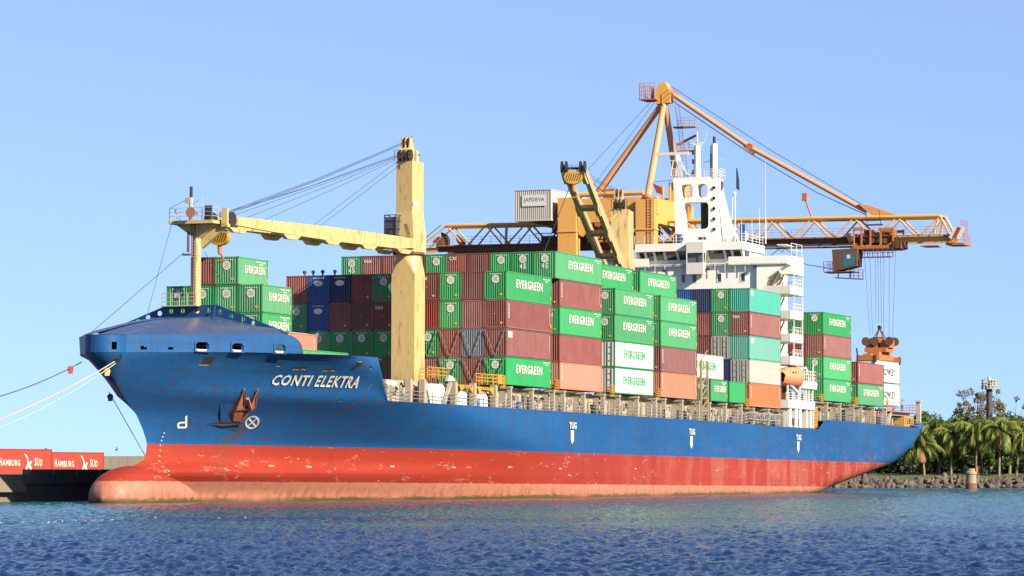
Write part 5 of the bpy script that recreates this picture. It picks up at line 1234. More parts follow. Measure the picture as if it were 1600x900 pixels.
# machine house
m = MB()
x0, y0, y1, z0, z1 = 136.0, 50.3, 56.0, 39.15, 43.4; n = 18
row = []
for k in range(n):
    for a, o in ((0, 0), (.4, 0), (.5, .09), (.9, .09)): row.append((x0 + o, y0 + (y1 - y0) * (k + a) / n))
row.append((x0, y1)); m.sheet([[(a, b_, z0) for a, b_ in row], [(a, b_, z1) for a, b_ in row]])
m.box((x0 + .1, y0 + .02, z0), (150, y1 - .02, z1 - .02)); m.box((x0 - .05, y0 - .05, z1), (150.1, y1 + .05, z1 + .12)); m.box((x0 - .05, y0 - .05, z0 - .2), (150.1, y1 + .05, z0))
for y in (y0 - .03, y1 - .1): m.box((x0 - .03, y, z0), (x0 + .12, y + .13, z1))
MH = G.part('machine_house', m, boxwhite)
m = MB(); m.box((x0 - .12, 51.1, 41.1), (x0 - .06, 54.8, 42.75)); sg_ = G.part('sign_board', m, white, MH)
m = MB(); put_text(m, 'JAPDEVA', (x0 - .125, 54.55, 41.6), (0, -1, 0), (0, 0, 1), 3.25, .72, .012); G.part('sign_lettering', m, letterk, MH)
m = MB(); m.prism([(137, 54.5, 39.0), (137, 47.5, 39.0), (137, 47.5, 37.6), (137, 50, 37.6), (137, 51.5, 38.3)], (0, 0, 0), (13, 0, 0)); m.bar((GS - 3, 52, 37.9), (GS + 3, 52, 37.9), .7); m.tube((GS - 1.5, 52, 36), (GS - 1.5, 52, 38.5), .2, .2, 8); G.part('machine_base', m, rusty, MH)
m = MB(); m.box((GS - 2.2, 52.3, 35.8), (GS - .8, 54.4, 37.2)); m.box((GS - 2.2, 47.4, 35.9), (GS - .8, 49.0, 37.3)); m.bar((GS - 2, 47, 37.6), (GS - 2, 55.4, 37.6), .12); G.part('walkway_cabinet', m, black)
# machinery hanging between the legs
m = MB(); r_ = random.Random(3)
for k in range(34):
    s = r_.uniform(138.5, 150); v = r_.uniform(38.5, 46.5); z = r_.uniform(36.4, 41); a = Vector((s, v, z)); m.bar(a, a + Vector((r_.uniform(-1, 1), r_.uniform(-2.2, 2.2), r_.uniform(-1.8, 1.8))), r_.uniform(.15, .45))
for v in (38.5, 41, 43.5, 46): m.bar((GS - 3, v, 41.5), (GS - 1.8, v + 1.2, 35.8), .35); m.bar((GS + 3, v, 41.5), (GS + 1.8, v - 1.2, 35.8), .35)
m.box((141, 42.5, 38.0), (146, 45.5, 41.0)); m.prism([(138, 43.0, 41.9), (138, 41.5, 41.9), (138, 41.3, 43.4), (138, 43.2, 43.4)], (0, 0, 0), (1.6, 0, 0)); m.bar((141, 40.5, 41), (143, 38.2, 37), .9)
G.part('portal_machinery', m, rustyo)
m = MB()
for v in (36.9, 34.6, 33.2): m.rail([(150.5, v, 41.9), (150.5, v - 1.4, 41.9)], 1.8, .05, .7, 1)
G.part('portal_railing', m, gantry_o); m = MB()
for k in range(3): m.bar((141 + k * 3, 35, 41.9), (141 + k * 3, 35, 44.0), .35)
m.box((148.5, 34.6, 41.9), (151.5, 36.4, 45.0)); G.split('portal_fitting', m, gantry_o)
# trolley and cab
m = MB()
for s in (GS - 2.6, GS + 2.6):
    m.bar((s, 6.7, 34.25), (s, .8, 34.25), .3, .5)
    for v in (6.6, 5.5, 4.2, 2.7, .9): m.bar((s, v, 34.3), (s, v, 37.0), .22)
    m.bar((s, 6.7, 36.9), (s, 5.2, 36.9), .3, .4); m.bar((s, 3.0, 36.7), (s, .8, 36.7), .3, .4)
m.box((GS - 2.6, .7, 34.0), (GS + 2.6, 7.2, 34.2)); m.box((GS - 2, .9, 34.4), (GS - .6, 2.9, 36.8)); m.lathe((GS - 2.0, 5.6, 35.6), [(.7, 0), (.7, 3)], 14, 'x')
m.box((GS - 2.0, 5.9, 34.2), (GS - 1.0, 6.9, 36.2))
TRL = G.part('trolley', m, rustyo)
m = MB(); m.lathe((GS - 2.4, 4.4, 35.7), [(1.0, 0), (1.0, 3.4)], 16, 'x'); m.lathe((GS - 2.4, 2.0, 35.5), [(.8, 0), (.8, 3.4)], 16, 'x'); m.box((GS - 3.0, -.2, 34.0), (GS + 1, .8, 35.0)); m.bar((GS - 2.8, 6.8, 35.0), (GS - 2.8, 7.4, 36.2), .6); G.part('hoist_drum', m, rusty, TRL)
m = MB(); m.bar((GS - 2.5, 4.8, 38.0), (GS - 2.5, 2.6, 38.0), .12); m.bar((GS - 2.5, 5, 37.4), (GS - 2.5, 2.4, 37.4), .25)
for v in (4.7, 2.7): m.bar((GS - 2.5, v, 37.4), (GS - 2.5, v + .2, 39.4), .08)
m.rail([(GS - 3, 5.2, 32.8), (GS - 3, .8, 32.8)], 1.2, .05, .75, 1); m.bar((GS - 3, 5.2, 32.8), (GS - 3, 1.0, 32.8), .5, .15); m.rail([(GS - 3, .4, 34.0), (GS - 3, -1.0, 34.0)], 1.1, .05, .7, 1); G.part('trolley_platform', m, rusty, TRL)
m = MB(); m.prism([(GS - 3.4, 9.6, 34.0), (GS - 3.4, 5.9, 34.1), (GS - 3.4, 6.0, 31.6), (GS - 3.4, 9.4, 30.9)], (0, 0, 0), (2.6, 0, 0)); cab = G.part('crane_cab', m, rusty)
m = MB(); m.add([(GS - 3.42, 8.0, 33.4), (GS - 3.42, 6.2, 33.4), (GS - 3.42, 6.25, 31.8), (GS - 3.42, 8.0, 31.5)], [(0, 1, 2, 3)]); G.part('cab_window', m, cabglass, cab)
m = MB(); m.add([(GS - 3.44, 7.4, 33.2), (GS - 3.44, 6.9, 33.2), (GS - 3.44, 6.9, 32.7), (GS - 3.44, 7.4, 32.7)], [(0, 1, 2, 3)]); G.part('cab_sticker', m, letterw, cab)
m = MB(); m.box((GS - 3.8, 6.4, 30.75), (GS - .8, 10.7, 30.9)); m.rail([(GS - 3.8, 10.7, 30.9), (GS - 3.8, 9.4, 30.9)], 1.4, .04, .6, 2); m.rail([(GS - .8, 10.7, 30.9), (GS - .8, 9.4, 30.9)], 1.4, .04, .6, 2); m.bar((GS - 3.6, 9.0, 30.0), (GS - 3.6, 5.0, 29.7), .5, .15); m.rail([(GS - 3.6, 7.0, 29.8), (GS - 3.6, 5.0, 29.75)], 1.3, .04, .7, 2); m.bar((GS - 3, 8.8, 30), (GS - 3, 8.8, 31), .12); m.bar((GS - 3, 7, 29.9), (GS - 3, 7, 31.3), .12); G.part('cab_gangway', m, rusty, cab)
m = MB(); z_s = 22.0
for v, e, dz in ((5.6, 5.0, 0), (4.8, 4.6, 0), (4.0, 4.1, 1.6), (3.6, 3.7, 1.6), (3.2, 3.3, 1.6), (2.7, 3.0, 0), (1.9, 2.2, -.6), (1.0, 1.7, -.6)):
    m.path([(GS - 1.0, v, 34.1), (GS - .4, e, z_s + dz)], .028, 4)
G.part('hoist_rope', m, wire)
_m0 = MQ
MQ = MQ @ Matrix.Translation((0, 0, -.95))
SPR = Thing('container_spreader', MQ, (GS, 3.8, 19.25), 'orange lifting spreader hanging on ropes above the white stern container', 'spreader')
m = MB(); m.box((GS - 3, 2.9, 19.35), (GS + 3, 4.7, 20.5)); m.box((GS - 6.0, 3.3, 19.4), (GS + 6.0, 4.3, 20.1))
for s in (GS - 6.1, GS + 5.6): m.box((s, 2.5, 19.2), (s + .55, 5.1, 19.9))
SPR.part('spreader_beam', m, rustyo)
m = MB()
for s, v in ((GS - 6.05, 5.1), (GS + 5.9, 5.1), (GS - 6.05, 2.5), (GS + 5.9, 2.5)): m.bar((s, v, 18.9), (s, v, 19.9), .3); m.bar((s, v, 19.9), (s, v + .15, 20.9 if v > 4 and s < GS else 20.0), .2)
SPR.split('flipper', m, rusty)
m = MB(); m.box((GS - 1.8, 2.2, 20.5), (GS + 1.8, 5.4, 21.1)); m.box((GS - 1.2, 1.9, 21.1), (GS + 1.2, 3.2, 22.2)); m.box((GS - 1.2, 4.6, 21.1), (GS + 1.2, 5.4, 22.4)); m.box((GS - 1.2, 3.7, 21.1), (GS + 1.2, 4.3, 22.5)); SPR.part('head_block', m, rustyo)
m = MB()
for s in (GS - 1.5, GS + 1.3):
    for v in (1.9, 4.0, 5.3): m.lathe((s, v, 22.0), [(.62, 0), (.62, .2)], 14, 'x')
SPR.split('sheave', m, rusty)
m = MB(); t = Vector((GS, 3.7, 24.0))
for s in (-1, 1):
    for v in (-1.2, 1.2): m.bar((GS + s, 3.7 + v, 21.4), t, .13)
m.bar((GS, 3.0, 22.6), (GS, 4.4, 22.6), .12); m.lathe((GS - .2, 3.7, 24.0), [(.3, 0), (.3, .4)], 10, 'x'); SPR.part('hanger_frame', m, rusty)

MQ = _m0
# ------------------------------------------------------------------ quay and breakwater on the left
def tagst(o): o['kind'] = 'structure'; return o
m = MB(); m.box((-200, 27.8, -.6), (190, 260, 2.45)); m.box((-200, 27.6, 1.6), (190, 27.8, 2.4))
qo = link('quay', m.mesh('quay', quaym)); qo.matrix_world = MQ; tag(qo, 'long weathered concrete quay running behind the ship, in deep shade under the bow', 'quay')
KB = Thing('quay_kerb', MQ, (-40, 28, 2.45), 'dark raised concrete kerb blocks along the quay edge below the bow', 'kerb')
m = MB()
for k in range(32):
    s = -46.6 + k * 4.35; m.box((s, 27.7, 2.45), (s + 3.9, 28.5, 2.95))
KB.part('kerb_stone', m, quaym)
FN = Thing('sunlit_quay_patch', MQ, (-51, 27.4, .6), 'weathered pale concrete block shaped as the sunlit patch of the quay face under the bollard', 'quay_patch')
m = MB(); m.prism([(-56, 27.0, .9), (-48.3, 27.0, .9), (-49.4, 27.0, 2.42), (-56, 27.0, 2.42)], (0, 0, 0), (0, .6, 0)); FN.part('sunlit_patch_block', m, concrete)  # pale block, slanted edge shaped like the bow shadow's edge on the quay
BO = Thing('mooring_bollard', MQ, (-51.2, 28.6, 2.45), 'dark hooked mooring bollard on the quay edge at far left', 'bollard')
m = MB(); m.lathe((-51.2, 28.6, 2.45), [(.34, 0), (.26, .15), (.24, .7)], 12); m.tube((-51.2, 28.6, 3.1), (-52.3, 28.6, 3.5), .3, .22, 10); m.tube((-52.3, 28.6, 3.5), (-52.7, 28.6, 3.3), .22, .16, 8); BO.part('bollard_body', m, black)
# two red containers on the quay
def bird(m, M_, sc):
    P = [(-.95, 1.0), (-.35, .82), (.1, .15), (.35, -.05), (.62, .25), (.85, .1), (.5, -.2), (.75, -.75), (1.05, -1.1), (.45, -.95), (.1, -.45), (-.2, -.7), (-.75, -1.05), (-.55, -.6), (-.2, -.15), (-.3, .35)]
    m.add([M_ + Vector((x * sc, 0, z * sc)) for x, z in P], [tuple(range(len(P)))])
def hs(s0, v0, Lc, H, lab, gap):
    t = container(MQ @ Matrix.Translation((s0 + Lc / 2, v0, 2.46)), hred, Lc, H, 'plain', lab, 'red containers on the quay')
    m = MB(); y = -CW / 2 - .02
    put_text(m, 'H', (-Lc / 2 + .55, y, H * .32), (1, 0, 0), (0, 0, 1), .5, .95, .02); put_text(m, 'AMBURG', (-Lc / 2 + 1.15, y, H * .32), (1, 0, 0), (0, 0, 1), 3.9, .72, .02)
    link('lettering', m.mesh('lettering', letterw, fix=False), t); m = MB()
    put_text(m, 'S', (-Lc / 2 + gap, y, H * .32), (1, 0, 0), (0, 0, 1), .45, .95, .02); put_text(m, 'ÜD', (-Lc / 2 + gap + .55, y, H * .32), (1, 0, 0), (0, 0, 1), 1.25, .95, .02)
    o = link('lettering', m.mesh('lettering', letterw, fix=False), t)
    m = MB(); bird(m, Vector((-Lc / 2 + gap - 1.35, y - .003, H * .46)), 1.02); link('logo', m.mesh('logo', letterw, fix=False), t)
    return t
hs(28.7, 70.9, 12.19, 2.6, 'bright red container on the quay nearest the ship bow', 8.8)
hs(15.8, 70.5, 12.19, 2.9, 'bright red container on the quay farther from the bow, with small white lettering', 8.2)
# far breakwater wall
BW = Thing('breakwater_wall', Matrix.Identity(4), (at(190, 650), 650, 0), 'long grey stepped concrete breakwater wall behind the bow', 'sea wall')
m = MB(); m.box((-240, 650, -1), (at(420, 650), 656, 4.15)); m.box((-240, 652, 4.15), (at(420, 650), 656, 5.75)); m.box((-240, 651.9, 4.15), (at(420, 650), 652, 4.3)); BW.part('wall', m, concrete)
for px, w, h, lab in ((68, 1.9, 1.7, 'larger dark shrub top showing above the red containers'), (37, .9, 1.2, 'tiny shrub top above the leftmost red container')):
    t = Thing('shrub', Matrix.Identity(4), (at(px, 700), 700, 4), lab, 'shrub'); m = MB(); r_ = random.Random(px)
    for k in range(260):
        a = r_.uniform(0, 6.28); d = r_.random() ** .5 * w * 1.4; c_ = Vector((at(px, 700) + d * math.cos(a), 700 + d * math.sin(a), 5.6 + h * r_.random() * (1.5 - d / w / 1.4))); u = Vector((r_.uniform(-1, 1), r_.uniform(-1, 1), r_.uniform(-1, 1))).normalized() * .22; w_ = Vector((r_.uniform(-1, 1), r_.uniform(-1, 1), r_.uniform(-1, 1))).normalized() * .22
        m.add([c_ - u, c_ + w_, c_ + u, c_ - w_], [(0, 1, 2, 3)])
    t.part('foliage', m, plain('shrub_leaf', (.07, .07, .035), .7)); m = MB(); m.tube((at(px, 700), 700, 3.5), (at(px, 700), 700, 6), .08); t.part('stem', m, rusty)

# ------------------------------------------------------------------ water
rs_ = [1.5, 6, 14, 25, 36, 46, 54]; r = 60.0
while r < 780: rs_.append(r); r *= 1.0024
while r < 30000: rs_.append(r); r *= 1.09
fine = np.arange(-.17, .1701, .00055); ex = [.17]
while ex[-1] < 1.34: ex.append(ex[-1] + min(.03, .0007 * 1.03 ** len(ex)))
ex = np.array(ex[1:]); angs = np.concatenate([-ex[::-1], fine, ex])
RR, AA = np.meshgrid(np.array(rs_), angs, indexing='ij'); XX = RR * np.tan(AA) * np.where(np.abs(AA) > 1, 1, 1); YY = RR.copy()
DA = np.repeat(np.gradient(angs)[None, :], len(rs_), 0); rg = np.random.default_rng(5); Hh = np.zeros_like(XX)
for i in range(110):
    lam = .34 * 1.032 ** i
    if lam > 5.5: break
    th = rg.normal(0.55, .75); kx, ky = math.cos(th) * 2 * math.pi / lam, math.sin(th) * 2 * math.pi / lam
    amp = .0088 * lam * (1 if lam < .8 else (.8 / lam) ** 1.5)
    spac = np.maximum(RR * .0024 * abs(ky) * lam / 6.283, RR * DA); att = np.clip((lam / (2.0 * spac)) - .5, 0, 1)
    Hh += amp * att * np.sin(kx * XX + ky * YY + rg.uniform(0, 6.28))
# wind patches: gusts roughen some areas
patch = .5 + .5 * np.sin(XX * .041 + 1.3 * np.sin(YY * .017) + .4) * np.sin(YY * .023 + 1.1 * np.sin(XX * .019)); near_ = np.clip((205 + 45 * (patch - .5) - RR) / 45, 0, 1)
Hh *= (.8 + .45 * patch + .30 * near_); Hh *= np.clip((900 - RR) / 200, 0, 1)
Hh *= np.clip((RR - 58) / 4, 0, 1)
nr, nc = XX.shape; me = bpy.data.meshes.new('water'); co = np.stack([XX, YY, Hh], -1).reshape(-1, 3); BG = 39000.0; co = np.concatenate([co, [[-BG, -BG, -.7], [BG, -BG, -.7], [BG, BG, -.7], [-BG, BG, -.7]]])
idx = np.arange(nr * nc).reshape(nr, nc); quads = np.stack([idx[:-1, :-1], idx[:-1, 1:], idx[1:, 1:], idx[1:, :-1]], -1).reshape(-1, 4); quads = np.concatenate([quads, [[nr * nc, nr * nc + 1, nr * nc + 2, nr * nc + 3]]])
me.vertices.add(len(co)); me.vertices.foreach_set('co', co.ravel().astype(np.float32)); me.loops.add(quads.size); me.loops.foreach_set('vertex_index', quads.ravel().astype(np.int32))
me.polygons.add(len(quads)); me.polygons.foreach_set('loop_start', np.arange(0, quads.size, 4, dtype=np.int32)); me.polygons.foreach_set('use_smooth', np.ones(len(quads), bool)); me.update(calc_edges=True)
wm, nt, b = newmat('sea_water')
tcn = nd(nt, 'ShaderNodeTexCoord'); ob_ = tcn.outputs['Object']
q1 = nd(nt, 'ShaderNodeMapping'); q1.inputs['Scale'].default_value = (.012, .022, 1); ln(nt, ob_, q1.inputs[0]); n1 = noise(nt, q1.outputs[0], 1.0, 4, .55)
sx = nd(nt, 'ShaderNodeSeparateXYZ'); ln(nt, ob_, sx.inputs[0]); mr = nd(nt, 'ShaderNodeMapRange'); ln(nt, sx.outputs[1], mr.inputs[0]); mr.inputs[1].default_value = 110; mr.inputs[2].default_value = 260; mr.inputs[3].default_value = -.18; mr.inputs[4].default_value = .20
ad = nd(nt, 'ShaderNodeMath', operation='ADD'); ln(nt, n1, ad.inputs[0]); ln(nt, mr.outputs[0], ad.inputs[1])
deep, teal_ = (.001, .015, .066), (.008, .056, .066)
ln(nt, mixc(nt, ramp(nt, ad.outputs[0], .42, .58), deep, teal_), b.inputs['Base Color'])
b.inputs['Roughness'].default_value = .07; b.inputs['IOR'].default_value = 1.33; b.inputs['Specular IOR Level'].default_value = .4
q2 = nd(nt, 'ShaderNodeMapping'); q2.inputs['Scale'].default_value = (1.0, .8, 1); q2.inputs['Rotation'].default_value = (0, 0, .5); ln(nt, ob_, q2.inputs[0])
n2 = noise(nt, q2.outputs[0], 3.6, 6, .68); bp = nd(nt, 'ShaderNodeBump'); bp.inputs['Strength'].default_value = 1.0; bp.inputs['Distance'].default_value = .22; ln(nt, n2, bp.inputs['Height']); ln(nt, bp.outputs[0], b.inputs['Normal'])
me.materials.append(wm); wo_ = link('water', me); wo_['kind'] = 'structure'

# ------------------------------------------------------------------ shore on the right
gm, nt, b = newmat('shore_grass')
v_ = coords(nt, rand=False); n1 = noise(nt, v_, .35, 5); ln(nt, mixc(nt, ramp(nt, n1, .35, .65), (.045, .065, .008), (.085, .085, .016)), b.inputs['Base Color']); b.inputs['Roughness'].default_value = .95
n2 = noise(nt, v_, 6, 3); bp = nd(nt, 'ShaderNodeBump'); bp.inputs['Distance'].default_value = .3; ln(nt, n2, bp.inputs['Height']); ln(nt, bp.outputs[0], b.inputs['Normal'])
m = MB(); xs = np.linspace(at(1270, 585), at(2900, 585), 90); r_ = random.Random(5)
prof = [(581, -1.0), (584, .2), (588, 1.1), (596, 1.7), (606, 2.15), (618, 2.3), (640, 2.35), (900, 2.6), (3000, 3)]
m.sheet([[(x, y + (r_.uniform(-.7, .7) if y < 620 else 0), z + (r_.uniform(-.12, .12) if z > 0 else 0)) for x in xs] for y, z in prof])
go = link('shore', m.mesh('shore', gm, smooth=True)); go['kind'] = 'structure'
# armour blocks
def rock_mesh(seed, el):
    r_ = random.Random(seed); bm = bmesh.new(); bmesh.ops.create_icosphere(bm, subdivisions=2, radius=1)
    pl = [(Vector((r_.uniform(-1, 1), r_.uniform(-1, 1), r_.uniform(-1, 1))).normalized(), r_.uniform(.55, .85)) for _ in range(9)]
    for v in bm.verts:
        for n_, d in pl:
            k = v.co.dot(n_)
            if k > d: v.co -= n_ * (k - d)
        v.co.x *= el[0]; v.co.y *= el[1]; v.co.z *= el[2]; v.co += Vector([r_.uniform(-.05, .05) for _ in range(3)])
    me = bpy.data.meshes.new('rock'); bm.to_mesh(me); bm.free(); me.materials.append(rockm); return me
RK = [rock_mesh(i, e) for i, e in enumerate([(1.0, .8, .65), (.7, .7, 1.1), (1.3, .7, .6), (.55, .5, 1.25), (.9, .9, .8), (1.5, .55, .5), (.5, .55, 1.0)])]
r_ = random.Random(11)
for row, (Y, zc, n) in enumerate([(581.5, .15, 88), (583.2, .8, 78), (585.6, 1.35, 58)]):
    for k in range(n):
        px = 1296 + (1640 - 1296) * (k + r_.uniform(-.35, .35)) / n
        if row == 2 and r_.random() < .25: continue
        me = r_.choice(RK); o = bpy.data.objects.new('armour_rock', me); C.objects.link(o)
        up = r_.random() < .22; sc = r_.uniform(.55, 1.05) * (1.1 if up else 1)
        o.location = (at(px, Y), Y + r_.uniform(-.6, .6), zc * r_.uniform(.7, 1.1) + (.25 if up else 0)); o.rotation_euler = (r_.uniform(-.4, .4), r_.uniform(-.5, .5), r_.uniform(0, 6.3)); o.scale = (sc, sc, sc * r_.uniform(.8, 1.2))
        tag(o, 'grey-brown angular armour rock piled along the waterline below the palms', 'rock', 'armour rocks along the shore')
# foliage materials
def leafmat(name, c0, c1, tr=.3):
    m, nt, b = newmat(name); gi = nd(nt, 'ShaderNodeNewGeometry'); n_ = noise(nt, coords(nt), .8, 3)
    o = mixc(nt, ramp(nt, n_, .35, .65), tuple(x * .85 for x in c0), tuple(x * .85 for x in c1))
    hsn = nd(nt, 'ShaderNodeHueSaturation'); q = nd(nt, 'ShaderNodeMapRange'); ln(nt, gi.outputs['Random Per Island'], q.inputs[0]); q.inputs[3].default_value = .7; q.inputs[4].default_value = 1.35; ln(nt, q.outputs[0], hsn.inputs['Value']); ln(nt, o, hsn.inputs['Color'])
    ln(nt, hsn.outputs[0], b.inputs['Base Color']); b.inputs['Roughness'].default_value = .5; b.inputs['Specular IOR Level'].default_value = .35
    ts = nd(nt, 'ShaderNodeBsdfTranslucent'); ln(nt, hsn.outputs[0], ts.inputs[0]); mx = nd(nt, 'ShaderNodeMixShader'); mx.inputs[0].default_value = tr
    out = [x for x in nt.nodes if x.type == 'OUTPUT_MATERIAL'][0]; ln(nt, b.outputs[0], mx.inputs[1]); ln(nt, ts.outputs[0], mx.inputs[2]); ln(nt, mx.outputs[0], out.inputs[0]); return m
palmleaf = leafmat('palm_leaf', (.085, .12, .018), (.17, .19, .035), .25); deadleaf = leafmat('dead_frond', (.20, .09, .04), (.26, .13, .06))
leafd = leafmat('tree_leaf', (.055, .10, .016), (.11, .16, .026)); leafy = leafmat('yellow_leaf', (.15, .14, .03), (.22, .16, .04)); bark = paint('bark', (.20, .155, .10), rough=.9, dirt=.5, rust=0); barkd = paint('dark_bark', (.10, .075, .05), rough=.95, dirt=.5, rust=0)
def frond(m, base, az, el0, Lf, droop, r_, wl=.55):
    n = 12; p = Vector(base); d = Vector((math.cos(az) * math.cos(el0), math.sin(az) * math.cos(el0), math.sin(el0))); pts = [p.copy()]
    for k in range(n):
        el = el0 - droop * ((k + 1) / n) ** 1.3; d = Vector((math.cos(az) * math.cos(el), math.sin(az) * math.cos(el), math.sin(el))); p = p + d * Lf / n; pts.append(p.copy())
    side = Vector((-math.sin(az), math.cos(az), 0))
    for k in range(1, n + 1):
        a = pts[k - 1]; c_ = pts[k]; t = k / n; w = Lf * .30 * math.sin(math.pi * min(1, .18 + t * .80)) ** .8
        m.bar(a, c_, .05)
        for q in range(2):
            o = a.lerp(c_, q / 2 + .2)
            for sg in (-1, 1):
                tip = o + side * sg * w * r_.uniform(.8, 1.1) * .62 + (c_ - a).normalized() * w * .45 + Vector((0, 0, -w * r_.uniform(.45, .85)))
                wd = (c_ - a).normalized() * .16
                m.add([o - wd * .6, o + wd, tip], [(0, 1, 2)])
def palm(px, Y, hgt, lean, seed, lab, nf=20, Lf=4.6):
    r_ = random.Random(seed); x = at(px, Y); z0 = 2.2
    t = Thing('palm_tree', Matrix.Identity(4), (x, Y, z0), lab, 'palm tree', 'palms along the shore')
    m = MB(); prev = Vector((x, Y, z0 - .2)); pr = .24
    for k in range(1, 9):
        u = k / 8; q = Vector((x + lean * u ** 1.6, Y, z0 + hgt * u)); rr = .24 - .09 * u; m.tube(prev, q, pr, rr, 8, cap=False); prev = q; pr = rr
    t.part('trunk', m, bark, smooth=True)
    m = MB()
    for k in range(nf):
        az = 6.283 * k / nf + r_.uniform(-.2, .2); e = r_.choice([1.15, .9, .6, .3, 0.0, -.3]); frond(m, prev, az, e, Lf * r_.uniform(.8, 1.1), r_.uniform(1.3, 2.0) + max(0, e) * .5, r_)
    t.part('crown', m, palmleaf)
    m = MB()
    for k in range(4): frond(m, prev - Vector((0, 0, .2)), r_.uniform(0, 6.28), -.7, Lf * .7, .9, r_)
    t.part('dead_frond', m, deadleaf)
palms = [(1443, 604, 5.6, -.8, 'palm partly hidden by the ship stern, hanging pale fronds'), (1467, 611, 5.0, .3, 'short palm with forked dark stem near the stern'), (1485, 607, 7.0, .2, 'slim palm left of the round concrete pile'), (1504, 618, 8.2, .6, 'palm rising just behind left side of the concrete pile'),
         (1524, 605, 7.8, .25, 'big palm with pale trunk directly behind the concrete pile'), (1533, 613, 6.4, -.5, 'low palm right beside the concrete pile, leaning left'), (1560, 603, 7.9, .35, 'tall palm with pale slender trunk right of the dark chimney'), (1587, 608, 7.2, 1.2, 'palm with trunk leaning to the right, second from the right'),
         (1601, 604, 6.5, .2, 'rightmost palm of the shore row'), (1455, 622, 8.0, .4, 'taller palm behind the palms next to the ship stern'), (1545, 622, 8.4, -.5, 'palm half hidden behind two others under the chimney'), (1577, 620, 8.8, .3, 'palm standing back between the two rightmost ones')]
for i, (px, Y, h, le, lab) in enumerate(palms): palm(px, Y, h, le, 40 + i, lab, nf=30 if i != 1 else 18, Lf=5.4 if i not in (1, 5) else 4.2)
def leaves(m, c0, rad, n, sz, r_, clumps=14, cl=None):
    cl = cl or [(Vector((r_.gauss(0, .45), r_.gauss(0, .45), r_.gauss(0, .4))), r_.uniform(.18, .42)) for _ in range(clumps)]
    for _ in range(n):
        c_, cr = r_.choice(cl); d = Vector((r_.gauss(0, 1), r_.gauss(0, 1), r_.gauss(0, 1))).normalized() * cr * r_.uniform(.55, 1.05)
        p = Vector(c0) + Vector(((c_.x + d.x) * rad[0], (c_.y + d.y) * rad[1], (c_.z + d.z) * rad[2]))
        u = Vector((r_.uniform(-1, 1), r_.uniform(-1, 1), r_.uniform(-.6, .6))).normalized() * sz * r_.uniform(.6, 1.2); w_ = Vector((r_.uniform(-1, 1), r_.uniform(-1, 1), r_.uniform(-1, 1))).normalized() * sz * r_.uniform(.4, .8)
        m.add([p - u, p - u * .2 + w_, p + u, p - u * .2 - w_], [(0, 1, 2, 3)])
def tree(px, Y, ztop_, rx, seed, lab, mat=leafd, n=2200, low=.25, name='tree', trunkr=.35, clumps=16, sz=.42, cs=(.18, .42)):
    r_ = random.Random(seed); x = at(px, Y); zc = 2.3 + (ztop_ - 2.3) * (1 + low) / 2; rz = (ztop_ - zc)
    t = Thing(name, Matrix.Identity(4), (x, Y, 2.3), lab, 'tree', 'trees behind the palms')
    cl = []
    while len(cl) < clumps:
        c_ = Vector((r_.uniform(-1, 1), r_.uniform(-1, 1), r_.uniform(-1, 1))); rr = r_.uniform(*cs)
        if c_.length < 1.05 - rr: cl.append((c_, rr))
    m = MB(); top = Vector((x + .3, Y, zc + rz * .1)); m.tube((x, Y, 2.2), (x + .2, Y, zc - rz * .6), trunkr, trunkr * .75, 8); m.tube((x + .2, Y, zc - rz * .6), top, trunkr * .75, trunkr * .35, 8)
    for c_, rr in cl:
        q = Vector((x + c_.x * rx, Y + c_.y * rx, zc + c_.z * rz)); s0 = Vector((x + .2, Y, zc - rz * .6)).lerp(top, r_.random()); mid_ = s0.lerp(q, .5) + Vector((0, 0, .4)); m.tube(s0, mid_, trunkr * .28, trunkr * .18, 5); m.tube(mid_, q, trunkr * .18, .04, 5)
        for _ in range(3): m.tube(q, q + Vector((r_.gauss(0, 1) * rr * rx * .6, r_.gauss(0, 1) * rr * rx * .6, r_.gauss(0, 1) * rr * rz * .6)), .05, .02, 4)
    t.part('trunk', m, barkd); m = MB(); leaves(m, (x, Y, zc), (rx, rx, rz), n, sz, r_, cl=cl); t.part('crown', m, mat)
tl = [(1436, 652, 14.6, 4.2, 'dense rounded tree just right of the ship stern'), (1462, 655, 14.4, 4.4, 'dense dark tree, second behind the stern palms'), (1486, 650, 13.6, 3.9, 'dense tree left of the thin-leaved yellowish tree'), (1510, 648, 13.2, 4.2, 'leafy tree below the yellowish open-crowned tree'),
      (1546, 656, 13.4, 4.2, 'leafy tree at the foot of the dark chimney'), (1574, 652, 14.0, 4.0, 'green tree right of the dark chimney'), (1597, 655, 15.0, 4.3, 'tall leafy tree behind the rightmost palm'), (1622, 650, 14, 4.3, 'leafy tree beyond the rightmost palm'), (1412, 655, 12.5, 4, 'tree hidden behind the ship stern')]
for i, (px, Y, zt_, rx, lab) in enumerate(tl): tree(px, Y, zt_, rx * 1.3, 70 + i, lab, n=5200, low=.05, clumps=34, cs=(.22, .4), sz=.36)
for i, (px, Y, zt_, rx, lab) in enumerate([(1440, 616, 8.0, 2.6, 'low bushy tree under the palms nearest the stern'), (1462, 618, 9.2, 3.0, 'low bushy tree between the two palms nearest the stern'), (1494, 617, 8.6, 2.8, 'low bushy tree left of the palms behind the concrete pile'), (1540, 618, 8.8, 2.6, 'low bushy tree between concrete pile and the tall slender palm'), (1575, 617, 9.0, 2.8, 'low bushy tree between the rightmost palms')]):
    tree(px, Y, zt_, rx, 120 + i, lab, n=2400, low=.15, clumps=16, cs=(.25, .45), sz=.3, trunkr=.15)
tree(1525, 680, 21.2, 6.4, 91, 'tall open-crowned tree with sparse yellowing leaves in front of the chimney', leafy, n=4200, low=.25, trunkr=.3, clumps=60, sz=.25, cs=(.07, .16))
